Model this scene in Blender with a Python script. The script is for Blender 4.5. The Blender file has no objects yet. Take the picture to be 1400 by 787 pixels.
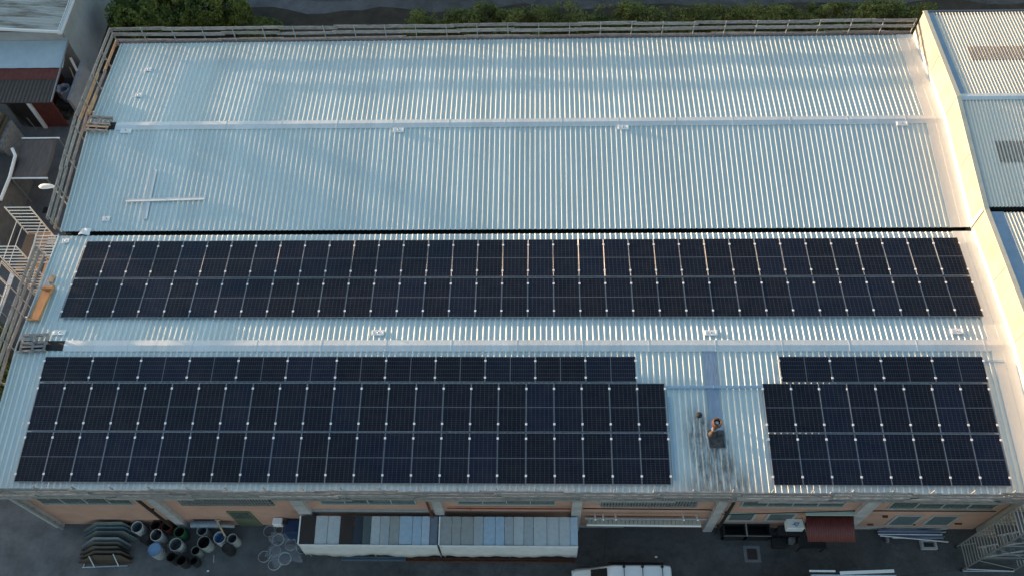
import bpy, bmesh, math, random
from mathutils import Vector, Matrix
random.seed(7)
R = math.radians
sc = bpy.context.scene
C = sc.collection

# ------------------------------------------------------------------ helpers
class MB:
    """collects shapes, then links them as ONE mesh object"""
    def __init__(self): self.v = []; self.f = []; self.sm = []
    def add(self, vs, fs, smooth=False):
        n = len(self.v); self.v += [tuple(p) for p in vs]
        self.f += [tuple(i + n for i in f) for f in fs]; self.sm += [smooth] * len(fs)
        return self
    def box(self, x0, x1, y0, y1, z0, z1, M=None):
        vs = [Vector(p) for p in ((x0,y0,z0),(x1,y0,z0),(x1,y1,z0),(x0,y1,z0),(x0,y0,z1),(x1,y0,z1),(x1,y1,z1),(x0,y1,z1))]
        if M: vs = [M @ v for v in vs]
        return self.add(vs, [(0,3,2,1),(4,5,6,7),(0,1,5,4),(1,2,6,5),(2,3,7,6),(3,0,4,7)])
    def bar(self, a, b, w, h, up=(0,0,1)):
        a = Vector(a); b = Vector(b); d = (b-a).normalized(); up = Vector(up)
        if abs(d.dot(up)) > .98: up = Vector((0,1,0))
        s = d.cross(up).normalized(); u = s.cross(d)
        vs = [p + s*sx*w/2 + u*sz*h/2 for p in (a, b) for sx, sz in ((-1,-1),(1,-1),(1,1),(-1,1))]
        return self.add(vs, [(0,1,2,3),(7,6,5,4),(0,4,5,1),(1,5,6,2),(2,6,7,3),(3,7,4,0)])
    def tube(self, pts, r, n=8, cap=True):
        pts = [Vector(p) for p in pts]; rs = r if isinstance(r, (list, tuple)) else [r]*len(pts)
        vs = []; fs = []
        ref = Vector((0,0,1))
        for i, p in enumerate(pts):
            d = (pts[min(i+1, len(pts)-1)] - pts[max(i-1, 0)]).normalized()
            up = ref if abs(d.dot(ref)) < .95 else Vector((1,0,0))
            s = d.cross(up).normalized(); u = s.cross(d)
            for k in range(n):
                a = 2*math.pi*k/n; vs.append(p + (s*math.cos(a) + u*math.sin(a))*rs[i])
        for i in range(len(pts)-1):
            for k in range(n):
                a = i*n+k; b = i*n+(k+1) % n; fs.append((a, b, b+n, a+n))
        if cap: fs.append(tuple(range(n-1, -1, -1))); fs.append(tuple(range((len(pts)-1)*n, len(pts)*n)))
        return self.add(vs, fs, True)
    def lathe(self, c, prof, n=24, M=None):
        vs = []; fs = []; c = Vector(c)
        for r, z in prof:
            for k in range(n):
                a = 2*math.pi*k/n; p = Vector((r*math.cos(a), r*math.sin(a), z))
                vs.append(c + (M @ p if M else p))
        for i in range(len(prof)-1):
            for k in range(n):
                a = i*n+k; b = i*n+(k+1) % n; fs.append((a, b, b+n, a+n))
        return self.add(vs, fs, True)
    def torus(self, c, R_, r, n=28, m=6, M=None, sq=0):
        vs = []; fs = []; c = Vector(c)
        for i in range(n):
            a = 2*math.pi*i/n
            for j in range(m):
                b = 2*math.pi*j/m; q = R_*(1+sq*math.cos(2*a)) + r*math.cos(b)
                p = Vector((q*math.cos(a), q*math.sin(a), r*math.sin(b))); vs.append(c + (M @ p if M else p))
        for i in range(n):
            for j in range(m):
                fs.append((i*m+j, ((i+1) % n)*m+j, ((i+1) % n)*m+(j+1) % m, i*m+(j+1) % m))
        return self.add(vs, fs, True)
    def prism(self, poly, y0, y1, M=None):
        """polygon in x,z extruded along y"""
        n = len(poly); vs = [Vector((x, y0, z)) for x, z in poly] + [Vector((x, y1, z)) for x, z in poly]
        if M: vs = [M @ v for v in vs]
        fs = [tuple(range(n)), tuple(range(2*n-1, n-1, -1))] + [(i, i+n, (i+1) % n+n, (i+1) % n) for i in range(n)]
        return self.add(vs, fs)
    def build(self, name, mat, parent=None, bevel=0, loc=None):
        me = bpy.data.meshes.new(name); me.from_pydata(self.v, [], self.f)
        me.polygons.foreach_set('use_smooth', self.sm)
        me.update()
        bm = bmesh.new(); bm.from_mesh(me); bmesh.ops.recalc_face_normals(bm, faces=bm.faces); bm.to_mesh(me); bm.free()
        if any(self.sm) and hasattr(me, 'set_sharp_from_angle'): me.set_sharp_from_angle(angle=R(38))
        o = bpy.data.objects.new(name, me); C.objects.link(o)
        if mat: me.materials.append(mat)
        if parent:
            o.parent = parent
            if loc is None:
                o.location = -Vector(parent.location) if parent.get('wc') else (0,0,0)
        if loc is not None: o.location = loc
        if bevel:
            m = o.modifiers.new('bevel', 'BEVEL'); m.width = bevel; m.segments = 2; m.limit_method = 'ANGLE'; m.angle_limit = R(40)
        return o

def thing(name, label, cat, loc=(0,0,0), group=None, rot=None):
    """an Empty at the thing's base that parents its parts; parts are built in world coordinates"""
    o = bpy.data.objects.new(name, None); C.objects.link(o); o.empty_display_size = .2
    o.location = loc; o['label'] = label; o['category'] = cat; o['wc'] = 1
    if rot: o.rotation_euler = rot
    if group: o['group'] = group
    return o
def tag(o, label, cat, group=None):
    o['label'] = label; o['category'] = cat
    if group: o['group'] = group
    return o
def recenter(o, at):
    """moves a mesh thing's origin to its base"""
    at = Vector(at); o.data.transform(Matrix.Translation(-at)); o.location = at; return o

ORD = ['first','second','third','fourth','fifth','sixth','seventh','eighth','ninth','tenth','eleventh','twelfth','thirteenth','fourteenth','fifteenth','sixteenth','seventeenth','eighteenth','nineteenth','twentieth']
def ordw(i):
    if i < 20: return ORD[i]
    t = {2: 'twenty', 3: 'thirty'}[(i+1)//10]; u = (i+1) % 10
    return (t[:-1] + 'ieth') if u == 0 else t + '-' + ORD[u-1]

# ------------------------------------------------------------------ materials
def mat(name, col, rough=.6, metal=0, var=.0, vscale=2.0, col2=None, bump=0, bscale=30, stretch=(1,1,1), spec=.5, rand=0, detail=5, contrast=(.35,.65), coat=0, alpha=1, sheen=0):
    m = bpy.data.materials.new(name); m.use_nodes = True; nt = m.node_tree; N = nt.nodes; L = nt.links
    p = N['Principled BSDF']; p.inputs['Roughness'].default_value = rough; p.inputs['Metallic'].default_value = metal
    p.inputs['Specular IOR Level'].default_value = spec; p.inputs['Coat Weight'].default_value = coat
    p.inputs['Alpha'].default_value = alpha
    p.inputs['Base Color'].default_value = (*col, 1)
    tc = N.new('ShaderNodeTexCoord'); mp = N.new('ShaderNodeMapping'); mp.inputs['Scale'].default_value = stretch
    L.new(tc.outputs['Object'], mp.inputs['Vector']); out = None
    if col2 or var:
        nz = N.new('ShaderNodeTexNoise'); nz.inputs['Scale'].default_value = vscale; nz.inputs['Detail'].default_value = detail; nz.inputs['Roughness'].default_value = .62
        L.new(mp.outputs[0], nz.inputs['Vector'])
        cr = N.new('ShaderNodeValToRGB'); c2 = col2 or tuple(c*(1-var) for c in col)
        cr.color_ramp.elements[0].position, cr.color_ramp.elements[1].position = contrast
        cr.color_ramp.elements[0].color = (*c2, 1); cr.color_ramp.elements[1].color = (*col, 1)
        L.new(nz.outputs['Fac'], cr.inputs[0]); out = cr.outputs[0]
    if rand:
        oi = N.new('ShaderNodeObjectInfo'); mr = N.new('ShaderNodeMapRange'); mr.inputs['To Min'].default_value = 1-rand; mr.inputs['To Max'].default_value = 1+rand
        L.new(oi.outputs['Random'], mr.inputs['Value'])
        hs = N.new('ShaderNodeHueSaturation'); L.new(mr.outputs[0], hs.inputs['Value'])
        if out: L.new(out, hs.inputs['Color'])
        else: hs.inputs['Color'].default_value = (*col, 1)
        out = hs.outputs[0]
    if out: L.new(out, p.inputs['Base Color'])
    if bump:
        n2 = N.new('ShaderNodeTexNoise'); n2.inputs['Scale'].default_value = bscale; n2.inputs['Detail'].default_value = 4
        L.new(mp.outputs[0], n2.inputs['Vector']); b = N.new('ShaderNodeBump'); b.inputs['Strength'].default_value = bump; b.inputs['Distance'].default_value = .02
        L.new(n2.outputs['Fac'], b.inputs['Height']); L.new(b.outputs[0], p.inputs['Normal'])
    return m

def roof_metal(name, col, soot=False, rough=.46, metal=.3):
    m = bpy.data.materials.new(name); m.use_nodes = True; nt = m.node_tree; N = nt.nodes; L = nt.links
    p = N['Principled BSDF']; p.inputs['Metallic'].default_value = metal; p.inputs['Roughness'].default_value = rough
    tc = N.new('ShaderNodeTexCoord'); sx = N.new('ShaderNodeSeparateXYZ'); L.new(tc.outputs['Object'], sx.inputs[0])
    # each 1 m wide sheet a slightly different tone
    fl = N.new('ShaderNodeMath'); fl.operation = 'FLOOR'; L.new(sx.outputs['X'], fl.inputs[0])
    wn = N.new('ShaderNodeTexWhiteNoise'); wn.noise_dimensions = '1D'; L.new(fl.outputs[0], wn.inputs['W'])
    nz = N.new('ShaderNodeTexNoise'); nz.inputs['Scale'].default_value = .55; nz.inputs['Detail'].default_value = 7; nz.inputs['Roughness'].default_value = .6
    mp = N.new('ShaderNodeMapping'); mp.inputs['Scale'].default_value = (1.6, .5, 1); L.new(tc.outputs['Object'], mp.inputs[0]); L.new(mp.outputs[0], nz.inputs['Vector'])
    n3 = N.new('ShaderNodeTexNoise'); n3.inputs['Scale'].default_value = 9; n3.inputs['Detail'].default_value = 6; n3.inputs['Roughness'].default_value = .7
    mp3 = N.new('ShaderNodeMapping'); mp3.inputs['Scale'].default_value = (2.2, .35, 1); L.new(tc.outputs['Object'], mp3.inputs[0]); L.new(mp3.outputs[0], n3.inputs['Vector'])
    a = N.new('ShaderNodeMath'); a.operation = 'MULTIPLY_ADD'; a.inputs[1].default_value = .09; a.inputs[2].default_value = .75; L.new(wn.outputs['Value'], a.inputs[0])
    b = N.new('ShaderNodeMath'); b.operation = 'MULTIPLY_ADD'; b.inputs[1].default_value = .22; L.new(nz.outputs['Fac'], b.inputs[0]); L.new(a.outputs[0], b.inputs[2])
    c = N.new('ShaderNodeMath'); c.operation = 'MULTIPLY_ADD'; c.inputs[1].default_value = .26; L.new(n3.outputs['Fac'], c.inputs[0]); L.new(b.outputs[0], c.inputs[2])
    hs = N.new('ShaderNodeHueSaturation'); hs.inputs['Color'].default_value = (*col, 1); L.new(c.outputs[0], hs.inputs['Value'])
    out = hs.outputs[0]
    rr = N.new('ShaderNodeMapRange'); rr.inputs['To Min'].default_value = rough-.08; rr.inputs['To Max'].default_value = rough+.14; L.new(n3.outputs['Fac'], rr.inputs['Value']); L.new(rr.outputs[0], p.inputs['Roughness'])
    if soot:
        # soot and rust washed down the sheets from the flue
        def blob(cx, cy, rx, ry, amp):
            v = N.new('ShaderNodeVectorMath'); v.operation = 'SUBTRACT'; v.inputs[1].default_value = (cx, cy, 0); L.new(tc.outputs['Object'], v.inputs[0])
            w = N.new('ShaderNodeVectorMath'); w.operation = 'MULTIPLY'; w.inputs[1].default_value = (1/rx, 1/ry, 0); L.new(v.outputs[0], w.inputs[0])
            l = N.new('ShaderNodeVectorMath'); l.operation = 'LENGTH'; L.new(w.outputs[0], l.inputs[0])
            mr = N.new('ShaderNodeMapRange'); mr.inputs['From Min'].default_value = 1; mr.inputs['From Max'].default_value = 0; mr.inputs['To Max'].default_value = amp; L.new(l.outputs['Value'], mr.inputs['Value']); return mr.outputs[0]
        def comb(x, y, op='ADD'):
            q = N.new('ShaderNodeMath'); q.operation = op; q.use_clamp = True; L.new(x, q.inputs[0]); L.new(y, q.inputs[1]); return q.outputs[0]
        ns = N.new('ShaderNodeTexNoise'); ns.inputs['Scale'].default_value = 3.5; ns.inputs['Detail'].default_value = 8; ns.inputs['Roughness'].default_value = .75
        mps = N.new('ShaderNodeMapping'); mps.inputs['Scale'].default_value = (3.2, .45, 1); L.new(tc.outputs['Object'], mps.inputs[0]); L.new(mps.outputs[0], ns.inputs['Vector'])
        cr = N.new('ShaderNodeMapRange'); cr.inputs['From Min'].default_value = .38; cr.inputs['From Max'].default_value = .58; L.new(ns.outputs['Fac'], cr.inputs['Value'])
        m1 = comb(blob(28.35, 1.7, 1.0, 1.5, 2.0), blob(27.75, 2.3, .7, 1.5, 1.3)); m2 = comb(m1, blob(28.6, .0, 1.9, 1.6, 1.6)); m3 = comb(m2, cr.outputs[0], 'MULTIPLY')
        k = N.new('ShaderNodeMath'); k.operation = 'MULTIPLY'; k.inputs[1].default_value = .8; L.new(m3, k.inputs[0])
        sc_ = N.new('ShaderNodeMixRGB'); sc_.inputs[1].default_value = (.045, .043, .045, 1); sc_.inputs[2].default_value = (.20, .12, .075, 1)
        rs = N.new('ShaderNodeMapRange'); rs.inputs['From Min'].default_value = 1.3; rs.inputs['From Max'].default_value = .1; L.new(sx.outputs['Y'], rs.inputs['Value']); L.new(comb(rs.outputs[0], n3.outputs['Fac'], 'MULTIPLY'), sc_.inputs[0])
        mx = N.new('ShaderNodeMixRGB'); L.new(sc_.outputs[0], mx.inputs[2]); L.new(k.outputs[0], mx.inputs[0]); L.new(out, mx.inputs[1]); out = mx.outputs[0]
        mt = N.new('ShaderNodeMath'); mt.operation = 'SUBTRACT'; mt.inputs[0].default_value = metal; mt.use_clamp = True; L.new(k.outputs[0], mt.inputs[1]); L.new(mt.outputs[0], p.inputs['Metallic'])
    L.new(out, p.inputs['Base Color'])
    bn = N.new('ShaderNodeTexNoise'); bn.inputs['Scale'].default_value = 1.6; bn.inputs['Detail'].default_value = 3
    mpb = N.new('ShaderNodeMapping'); mpb.inputs['Scale'].default_value = (1.5, .6, 1); L.new(tc.outputs['Object'], mpb.inputs[0]); L.new(mpb.outputs[0], bn.inputs['Vector'])
    bp = N.new('ShaderNodeBump'); bp.inputs['Strength'].default_value = .2; bp.inputs['Distance'].default_value = .06; L.new(bn.outputs['Fac'], bp.inputs['Height']); L.new(bp.outputs[0], p.inputs['Normal'])
    return m

def cell_mat():
    """half-cut solar cells under glass: 6 x 22 with fine pale gaps and a wider middle gap. The panel's own x 0..1.134, y 0..2.094"""
    m = bpy.data.materials.new('solar_cells'); m.use_nodes = True; nt = m.node_tree; N = nt.nodes; L = nt.links
    p = N['Principled BSDF']; p.inputs['Roughness'].default_value = .16; p.inputs['Specular IOR Level'].default_value = .28
    p.inputs['Coat Weight'].default_value = .0
    tc = N.new('ShaderNodeTexCoord'); sx = N.new('ShaderNodeSeparateXYZ'); L.new(tc.outputs['Object'], sx.inputs[0])
    def mth(op, a, b=None, clamp=False):
        q = N.new('ShaderNodeMath'); q.operation = op; q.use_clamp = clamp
        for i, s in enumerate((a, b)):
            if s is None: continue
            if isinstance(s, (int, float)): q.inputs[i].default_value = s
            else: L.new(s, q.inputs[i])
        return q.outputs[0]
    def lines(s, off, pitch, w):
        u = mth('DIVIDE', mth('SUBTRACT', s, off), pitch); fr = mth('FRACT', u); d = mth('ABSOLUTE', mth('SUBTRACT', fr, .5))
        return mth('GREATER_THAN', d, .5 - w/2/pitch)
    X, Y = sx.outputs['X'], sx.outputs['Y']
    vx = lines(X, .027, .18, .010); vy = lines(Y, .027, .0927, .009)
    bx = lines(X, .012, .018, .0012)
    mid = mth('LESS_THAN', mth('ABSOLUTE', mth('SUBTRACT', Y, 1.047)), .018)
    g = mth('MAXIMUM', mth('MULTIPLY', vx, .62), mth('MULTIPLY', vy, .42)); g = mth('MAXIMUM', g, mth('MULTIPLY', mid, 1.0)); g = mth('MAXIMUM', g, mth('MULTIPLY', bx, .04))
    oi = N.new('ShaderNodeObjectInfo'); cr = N.new('ShaderNodeValToRGB')
    cr.color_ramp.elements[0].color = (.003, .004, .010, 1); cr.color_ramp.elements[1].color = (.005, .009, .026, 1); e = cr.color_ramp.elements.new(.5); e.color = (.0035, .005, .013, 1)
    L.new(oi.outputs['Random'], cr.inputs[0])
    mx = N.new('ShaderNodeMixRGB'); mx.inputs[2].default_value = (.11, .125, .15, 1); L.new(g, mx.inputs[0]); L.new(cr.outputs[0], mx.inputs[1])
    # dust, heavier on some panels
    nz = N.new('ShaderNodeTexNoise'); nz.inputs['Scale'].default_value = 2.2; nz.inputs['Detail'].default_value = 6; nz.noise_dimensions = '4D'
    L.new(tc.outputs['Object'], nz.inputs['Vector']); L.new(mth('MULTIPLY', oi.outputs['Random'], 40), nz.inputs['W'])
    dn = mth('MULTIPLY', mth('SUBTRACT', nz.outputs['Fac'], .35, True), .06)
    m2 = N.new('ShaderNodeMixRGB'); m2.inputs[2].default_value = (.33, .29, .25, 1); L.new(dn, m2.inputs[0]); L.new(mx.outputs[0], m2.inputs[1])
    L.new(m2.outputs[0], p.inputs['Base Color'])
    L.new(mth('ADD', mth('MULTIPLY', nz.outputs['Fac'], .16), .10), p.inputs['Roughness'])
    return m

M = {}
M['roof'] = roof_metal('coated_roof_sheet', (.60, .675, .67))
M['roof_soot'] = roof_metal('coated_roof_sheet_with_soot', (.60, .675, .67), soot=True)
M['flash'] = roof_metal('flashing_metal', (.68, .72, .73), rough=.45, metal=.4)
M['roof2'] = roof_metal('ageing_roof_sheet', (.74, .70, .62), rough=.6, metal=.1)
M['blue_strip'] = mat('blue_film', (.33, .42, .55), .4, .2, var=.22, vscale=2.5, stretch=(3,.7,1), bump=.5, bscale=5)
M['tray'] = mat('cable_tray_zinc', (.42, .60, .78), .3, .7, var=.1)
M['white'] = mat('white_render', (.38, .365, .335), .85, col2=(.30, .285, .26), vscale=.8, bump=.25, detail=8)
M['white_paint'] = mat('white_paint', (.90, .91, .91), .5, var=.05, vscale=4)
M['black'] = mat('black_membrane', (.018, .018, .02), .7, var=.4, vscale=8)
M['frame'] = mat('panel_frame_aluminium', (.40, .42, .46), .32, .65, rand=.1)
M['cells'] = cell_mat()
M['clamp'] = mat('bright_clamp', (.95, .95, .95), .45, 0)
M['rail'] = mat('mounting_rail', (.36, .42, .50), .35, .8)
M['wood'] = mat('weathered_scaffold_board', (.37, .36, .36), .85, col2=(.17, .165, .165), vscale=3, stretch=(1.2, 1.2, 8), bump=.3, rand=.18)
M['wood_warm'] = mat('newer_timber', (.50, .36, .23), .75, col2=(.36, .24, .15), vscale=4, bump=.25, rand=.15)
M['ply'] = mat('plywood', (.50, .29, .14), .65, col2=(.38, .21, .10), vscale=2.5, stretch=(6, 1, 1), rand=.1)
M['galv'] = mat('galvanised_steel', (.55, .58, .60), .38, .75, var=.2, vscale=9, rand=.08)
M['galv_dull'] = mat('dull_galvanised', (.42, .45, .47), .5, .5, var=.25, vscale=6)
M['alu_white'] = mat('pale_scaffold_tube', (.78, .78, .76), .4, .3, var=.1, vscale=8)
M['salmon'] = mat('salmon_render', (.53, .315, .245), .85, col2=(.42, .25, .20), vscale=.9, bump=.1, bscale=60, detail=8)
M['concrete'] = mat('pale_concrete', (.46, .45, .47), .8, col2=(.34, .335, .35), vscale=2, bump=.15)
M['conc_dark'] = mat('grey_concrete', (.22, .23, .24), .85, col2=(.15, .16, .17), vscale=2, bump=.15)
M['glass_green'] = mat('dusty_green_glass', (.10, .13, .115), .25, col2=(.06, .08, .075), vscale=5)
M['shutter'] = mat('grey_green_shutter', (.13, .165, .175), .5, var=.2, vscale=6)
M['frame_grey'] = mat('window_frame_grey', (.40, .41, .41), .6, var=.15)
M['red_metal'] = mat('dark_red_sheet', (.13, .02, .019), .5, var=.25, vscale=4)
M['red_paint'] = mat('maroon_paint', (.15, .035, .027), .7, var=.3, vscale=3)
M['rust'] = mat('rusty_steel', (.16, .055, .03), .75, .2, col2=(.07, .03, .02), vscale=8)
M['brown'] = mat('dark_brown_sheet', (.035, .024, .022), .55, var=.2)
M['dark'] = mat('dark_plastic', (.02, .021, .024), .55, var=.3)
M['tarp_white'] = mat('white_tarpaulin', (.66, .67, .70), .6, var=.12, vscale=3, bump=.5, bscale=4)
M['blue_dk'] = mat('navy_tarpaulin', (.015, .045, .13), .6, var=.3, vscale=4, bump=.3, bscale=8)
M['leaf'] = mat('hedge_leaves', (.20, .24, .07), .75, spec=.2, col2=(.06, .09, .025), vscale=.8, contrast=(.35, .7))
M['leaf2'] = mat('bush_leaves', (.26, .30, .07), .75, spec=.2, col2=(.03, .06, .014), vscale=1.1, contrast=(.35, .7))
M['bark'] = mat('bark', (.10, .075, .05), .9, var=.3, vscale=8, bump=.5)
M['carwhite'] = mat('car_paint_white', (.88, .89, .90), .3, coat=.4, var=.05)
M['carglass'] = mat('dark_windscreen', (.006, .007, .009), .2, spec=.25)
M['tyre'] = mat('tyre_rubber', (.02, .02, .02), .8)
def plain(n, c, r=.5, me=0, var=.2): return mat(n, c, r, me, var=var, vscale=5)

# ------------------------------------------------------------------ main dimensions (metres)
TS = math.tan(.0746); W = 6.21; G = -6.6
XL, XR = -1.455, 41.15
def zr(y):
    k = abs(((y + W) % (2*W)) - W); return k*TS
# world and lights
SUN_EL, SUN_AZ = 3.1, 22.0

w = bpy.data.worlds.new("World"); sc.world = w; w.use_nodes = True
sky = w.node_tree.nodes.new('ShaderNodeTexSky'); sky.sky_type = 'NISHITA'; sky.sun_disc = False
sky.sun_elevation = R(SUN_EL); sky.sun_rotation = R(-(90-SUN_AZ)); sky.altitude = 50; sky.ozone_density = 1.4; sky.dust_density = .9
bgn = w.node_tree.nodes['Background']; bgn.inputs['Strength'].default_value = .15
w.node_tree.links.new(sky.outputs[0], bgn.inputs['Color'])
sd = Vector((-math.cos(R(SUN_EL))*math.cos(R(SUN_AZ)), math.cos(R(SUN_EL))*math.sin(R(SUN_AZ)), math.sin(R(SUN_EL))))
ld = bpy.data.lights.new('sun', 'SUN'); lo = bpy.data.objects.new('sun', ld); C.objects.link(lo)
lo.rotation_euler = sd.to_track_quat('Z', 'Y').to_euler(); lo.location = (-60, 20, 30)
ld.energy = 2.9; ld.angle = R(.8); ld.color = (1.0, .66, .40)
sc.view_settings.view_transform = 'Standard'; sc.view_settings.look = 'None'; sc.view_settings.gamma = 1
sc.view_settings.exposure = 2.1

# camera
f, cx, cy, cz, p_, r_, w_ = 1224.6367, 21.3602, -11.1633, 34.8446, -1.03792, -.05569, -.06168

fw = Vector((math.sin(w_)*math.cos(p_), math.cos(w_)*math.cos(p_), math.sin(p_)))
rt = Vector((math.cos(w_), -math.sin(w_), 0)); up = rt.cross(fw)
rt2 = rt*math.cos(r_) + up*math.sin(r_); up2 = -rt*math.sin(r_) + up*math.cos(r_)
cd = bpy.data.cameras.new('camera'); cam = bpy.data.objects.new('camera', cd); C.objects.link(cam)
cam.matrix_world = Matrix(((rt2.x, up2.x, -fw.x, cx), (rt2.y, up2.y, -fw.y, cy), (rt2.z, up2.z, -fw.z, cz), (0,0,0,1)))
cd.sensor_width = 36; cd.lens = 36*f/1400; cd.clip_end = 2000; sc.camera = cam

# ================================================================== ground
def ground_mat():
    m = bpy.data.materials.new('yard_asphalt'); m.use_nodes = True; nt = m.node_tree; N = nt.nodes; L = nt.links
    p = N['Principled BSDF']; p.inputs['Roughness'].default_value = .85
    tc = N.new('ShaderNodeTexCoord')
    def nz(s, d=8, r=.65, st=(1,1,1)):
        mp = N.new('ShaderNodeMapping'); mp.inputs['Scale'].default_value = st; L.new(tc.outputs['Object'], mp.inputs[0])
        n = N.new('ShaderNodeTexNoise'); n.inputs['Scale'].default_value = s; n.inputs['Detail'].default_value = d; n.inputs['Roughness'].default_value = r; L.new(mp.outputs[0], n.inputs['Vector']); return n.outputs['Fac']
    cr = N.new('ShaderNodeValToRGB'); cr.color_ramp.elements[0].position = .3; cr.color_ramp.elements[1].position = .72
    cr.color_ramp.elements[0].color = (.040, .041, .043, 1); cr.color_ramp.elements[1].color = (.125, .124, .122, 1); L.new(nz(.8, 9, .72), cr.inputs[0])
    # oily darker stains and a fine aggregate
    c2 = N.new('ShaderNodeMapRange'); c2.inputs['From Min'].default_value = .52; c2.inputs['From Max'].default_value = .68; c2.inputs['To Max'].default_value = .45; L.new(nz(1.6, 6, .7, (1, 1.4, 1)), c2.inputs['Value'])
    mx = N.new('ShaderNodeMixRGB'); mx.inputs[2].default_value = (.020, .021, .023, 1); L.new(c2.outputs[0], mx.inputs[0]); L.new(cr.outputs[0], mx.inputs[1])
    ms = N.new('ShaderNodeMixRGB'); ms.blend_type = 'OVERLAY'; ms.inputs[0].default_value = .55; L.new(mx.outputs[0], ms.inputs[1]); L.new(nz(22, 3), ms.inputs[2])
    # long thin cracks
    vo = N.new('ShaderNodeTexVoronoi'); vo.feature = 'DISTANCE_TO_EDGE'; vo.inputs['Scale'].default_value = .11; L.new(tc.outputs['Object'], vo.inputs['Vector'])
    ck = N.new('ShaderNodeMath'); ck.operation = 'LESS_THAN'; ck.inputs[1].default_value = .0006; L.new(vo.outputs['Distance'], ck.inputs[0])
    m3 = N.new('ShaderNodeMixRGB'); m3.inputs[2].default_value = (.015, .015, .016, 1); L.new(ck.outputs[0], m3.inputs[0]); L.new(ms.outputs[0], m3.inputs[1])
    # the yard is old pale concrete at its left end, newer dark asphalt at the right
    sx = N.new('ShaderNodeSeparateXYZ'); L.new(tc.outputs['Object'], sx.inputs[0])
    wv = N.new('ShaderNodeMath'); wv.operation = 'MULTIPLY_ADD'; wv.inputs[1].default_value = 9; L.new(nz(.35, 6), wv.inputs[0]); L.new(sx.outputs['X'], wv.inputs[2])
    mg = N.new('ShaderNodeMapRange'); mg.inputs['From Min'].default_value = 10; mg.inputs['From Max'].default_value = 18; L.new(wv.outputs[0], mg.inputs['Value'])
    old = N.new('ShaderNodeValToRGB'); old.color_ramp.elements[0].position = .35; old.color_ramp.elements[1].position = .65
    old.color_ramp.elements[0].color = (.085, .088, .094, 1); old.color_ramp.elements[1].color = (.155, .16, .168, 1); L.new(nz(1.1, 9, .7), old.inputs[0])
    m4 = N.new('ShaderNodeMixRGB'); L.new(mg.outputs[0], m4.inputs[0]); L.new(old.outputs[0], m4.inputs[1]); L.new(m3.outputs[0], m4.inputs[2])
    L.new(m4.outputs[0], p.inputs['Base Color'])
    b = N.new('ShaderNodeBump'); b.inputs['Strength'].default_value = .4; b.inputs['Distance'].default_value = .01; L.new(nz(30, 3), b.inputs['Height']); L.new(b.outputs[0], p.inputs['Normal'])
    return m
GM = ground_mat()
g = MB().add([(-600,-600,G),(700,-600,G),(700,700,G),(-600,700,G)], [(0,1,2,3)]).build('ground', GM); g['kind'] = 'structure'
# bare soil strip behind the warehouse, slightly above the asphalt
ds = MB(); nx = 60
pts = [(-12+i*1.2, 29.4+.35*math.sin(i*.9)+random.uniform(-.15,.15)) for i in range(nx)]
vs = [(x, y, G+.004) for x, y in pts] + [(x, 34.6+.3*math.sin(x*.7)+random.uniform(-.2,.2), G+.004) for x, y in pts]
ds.add(vs, [(i, i+1, i+1+nx, i+nx) for i in range(nx-1)])
o = ds.build('soil_strip', mat('dark_soil', (.055,.045,.032), .95, col2=(.028,.026,.02), vscale=1.4, bump=.6, bscale=12)); o['kind'] = 'structure'
pt = MB(); n = 14
pt.add([(10.6+2.6*math.cos(2*math.pi*i/n)*random.uniform(.8,1.15)-3, 35.9+.5*math.sin(2*math.pi*i/n), G+.005) for i in range(n)], [tuple(range(n))])
o = pt.build('yard_patch', mat('patched_asphalt', (.10,.10,.10), .9, var=.3)); o['kind'] = 'structure'

# ================================================================== warehouse
wh = thing('warehouse', 'long salmon rendered warehouse under twin low gables of pale ribbed metal sheet', 'warehouse', (20, 12.4, G))
def ribs(x0, x1, y0, y1, zf, off=0, pitch=.25, rh=.036, first=.06, dz=0):
    """trapezoid sheet running down the slope between y0 and y1"""
    m = MB(); prof = []; x = x0
    prof.append((x0, 0)); x = x0 + first
    while x + .19 < x1:
        prof += [(x, 0), (x+.030, rh), (x+.068, rh), (x+.098, 0), (x+.158, .0), (x+.163, .005), (x+.175, .005), (x+.180, 0)]
        x += pitch
    prof = [p for p in prof if p[0] <= x1]; prof.append((x1, 0))
    n = len(prof); vs = []
    for y in (y0, y1):
        for (a, b) in prof: vs.append((a, y, zf(y) + b + off))
    for y in (y0, y1):                                      # underside, so the sheet has a real thickness
        for (a, b) in prof: vs.append((a, y, zf(y) + b + off - .004))
    fs = [(i, i+1, i+1+n, i+n) for i in range(n-1)] + [(i+2*n, i+3*n, i+1+3*n, i+1+2*n) for i in range(n-1)]
    fs += [(i, i+2*n, i+1+2*n, i+1) for i in range(n-1)] + [(i+n, i+1+n, i+1+3*n, i+3*n) for i in range(n-1)]
    m.v = vs; m.f = fs; m.sm = [False]*len(fs); return m
RX1 = 40.45
zf1 = lambda y: zr(y)
ribs(XL, RX1, -.06, W-.12, lambda y: y*TS).build('roof', M['roof_soot'], wh)
ribs(XL, RX1, W+.12, 2*W-.16, lambda y: (2*W-y)*TS).build('roof', M['roof'], wh)
ribs(XL, RX1, 2*W+.10, 3*W-.12, lambda y: (y-2*W)*TS).build('roof', M['roof'], wh)
ribs(XL, RX1, 3*W+.12, 4*W+.06, lambda y: (4*W-y)*TS).build('roof', M['roof'], wh)
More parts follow.
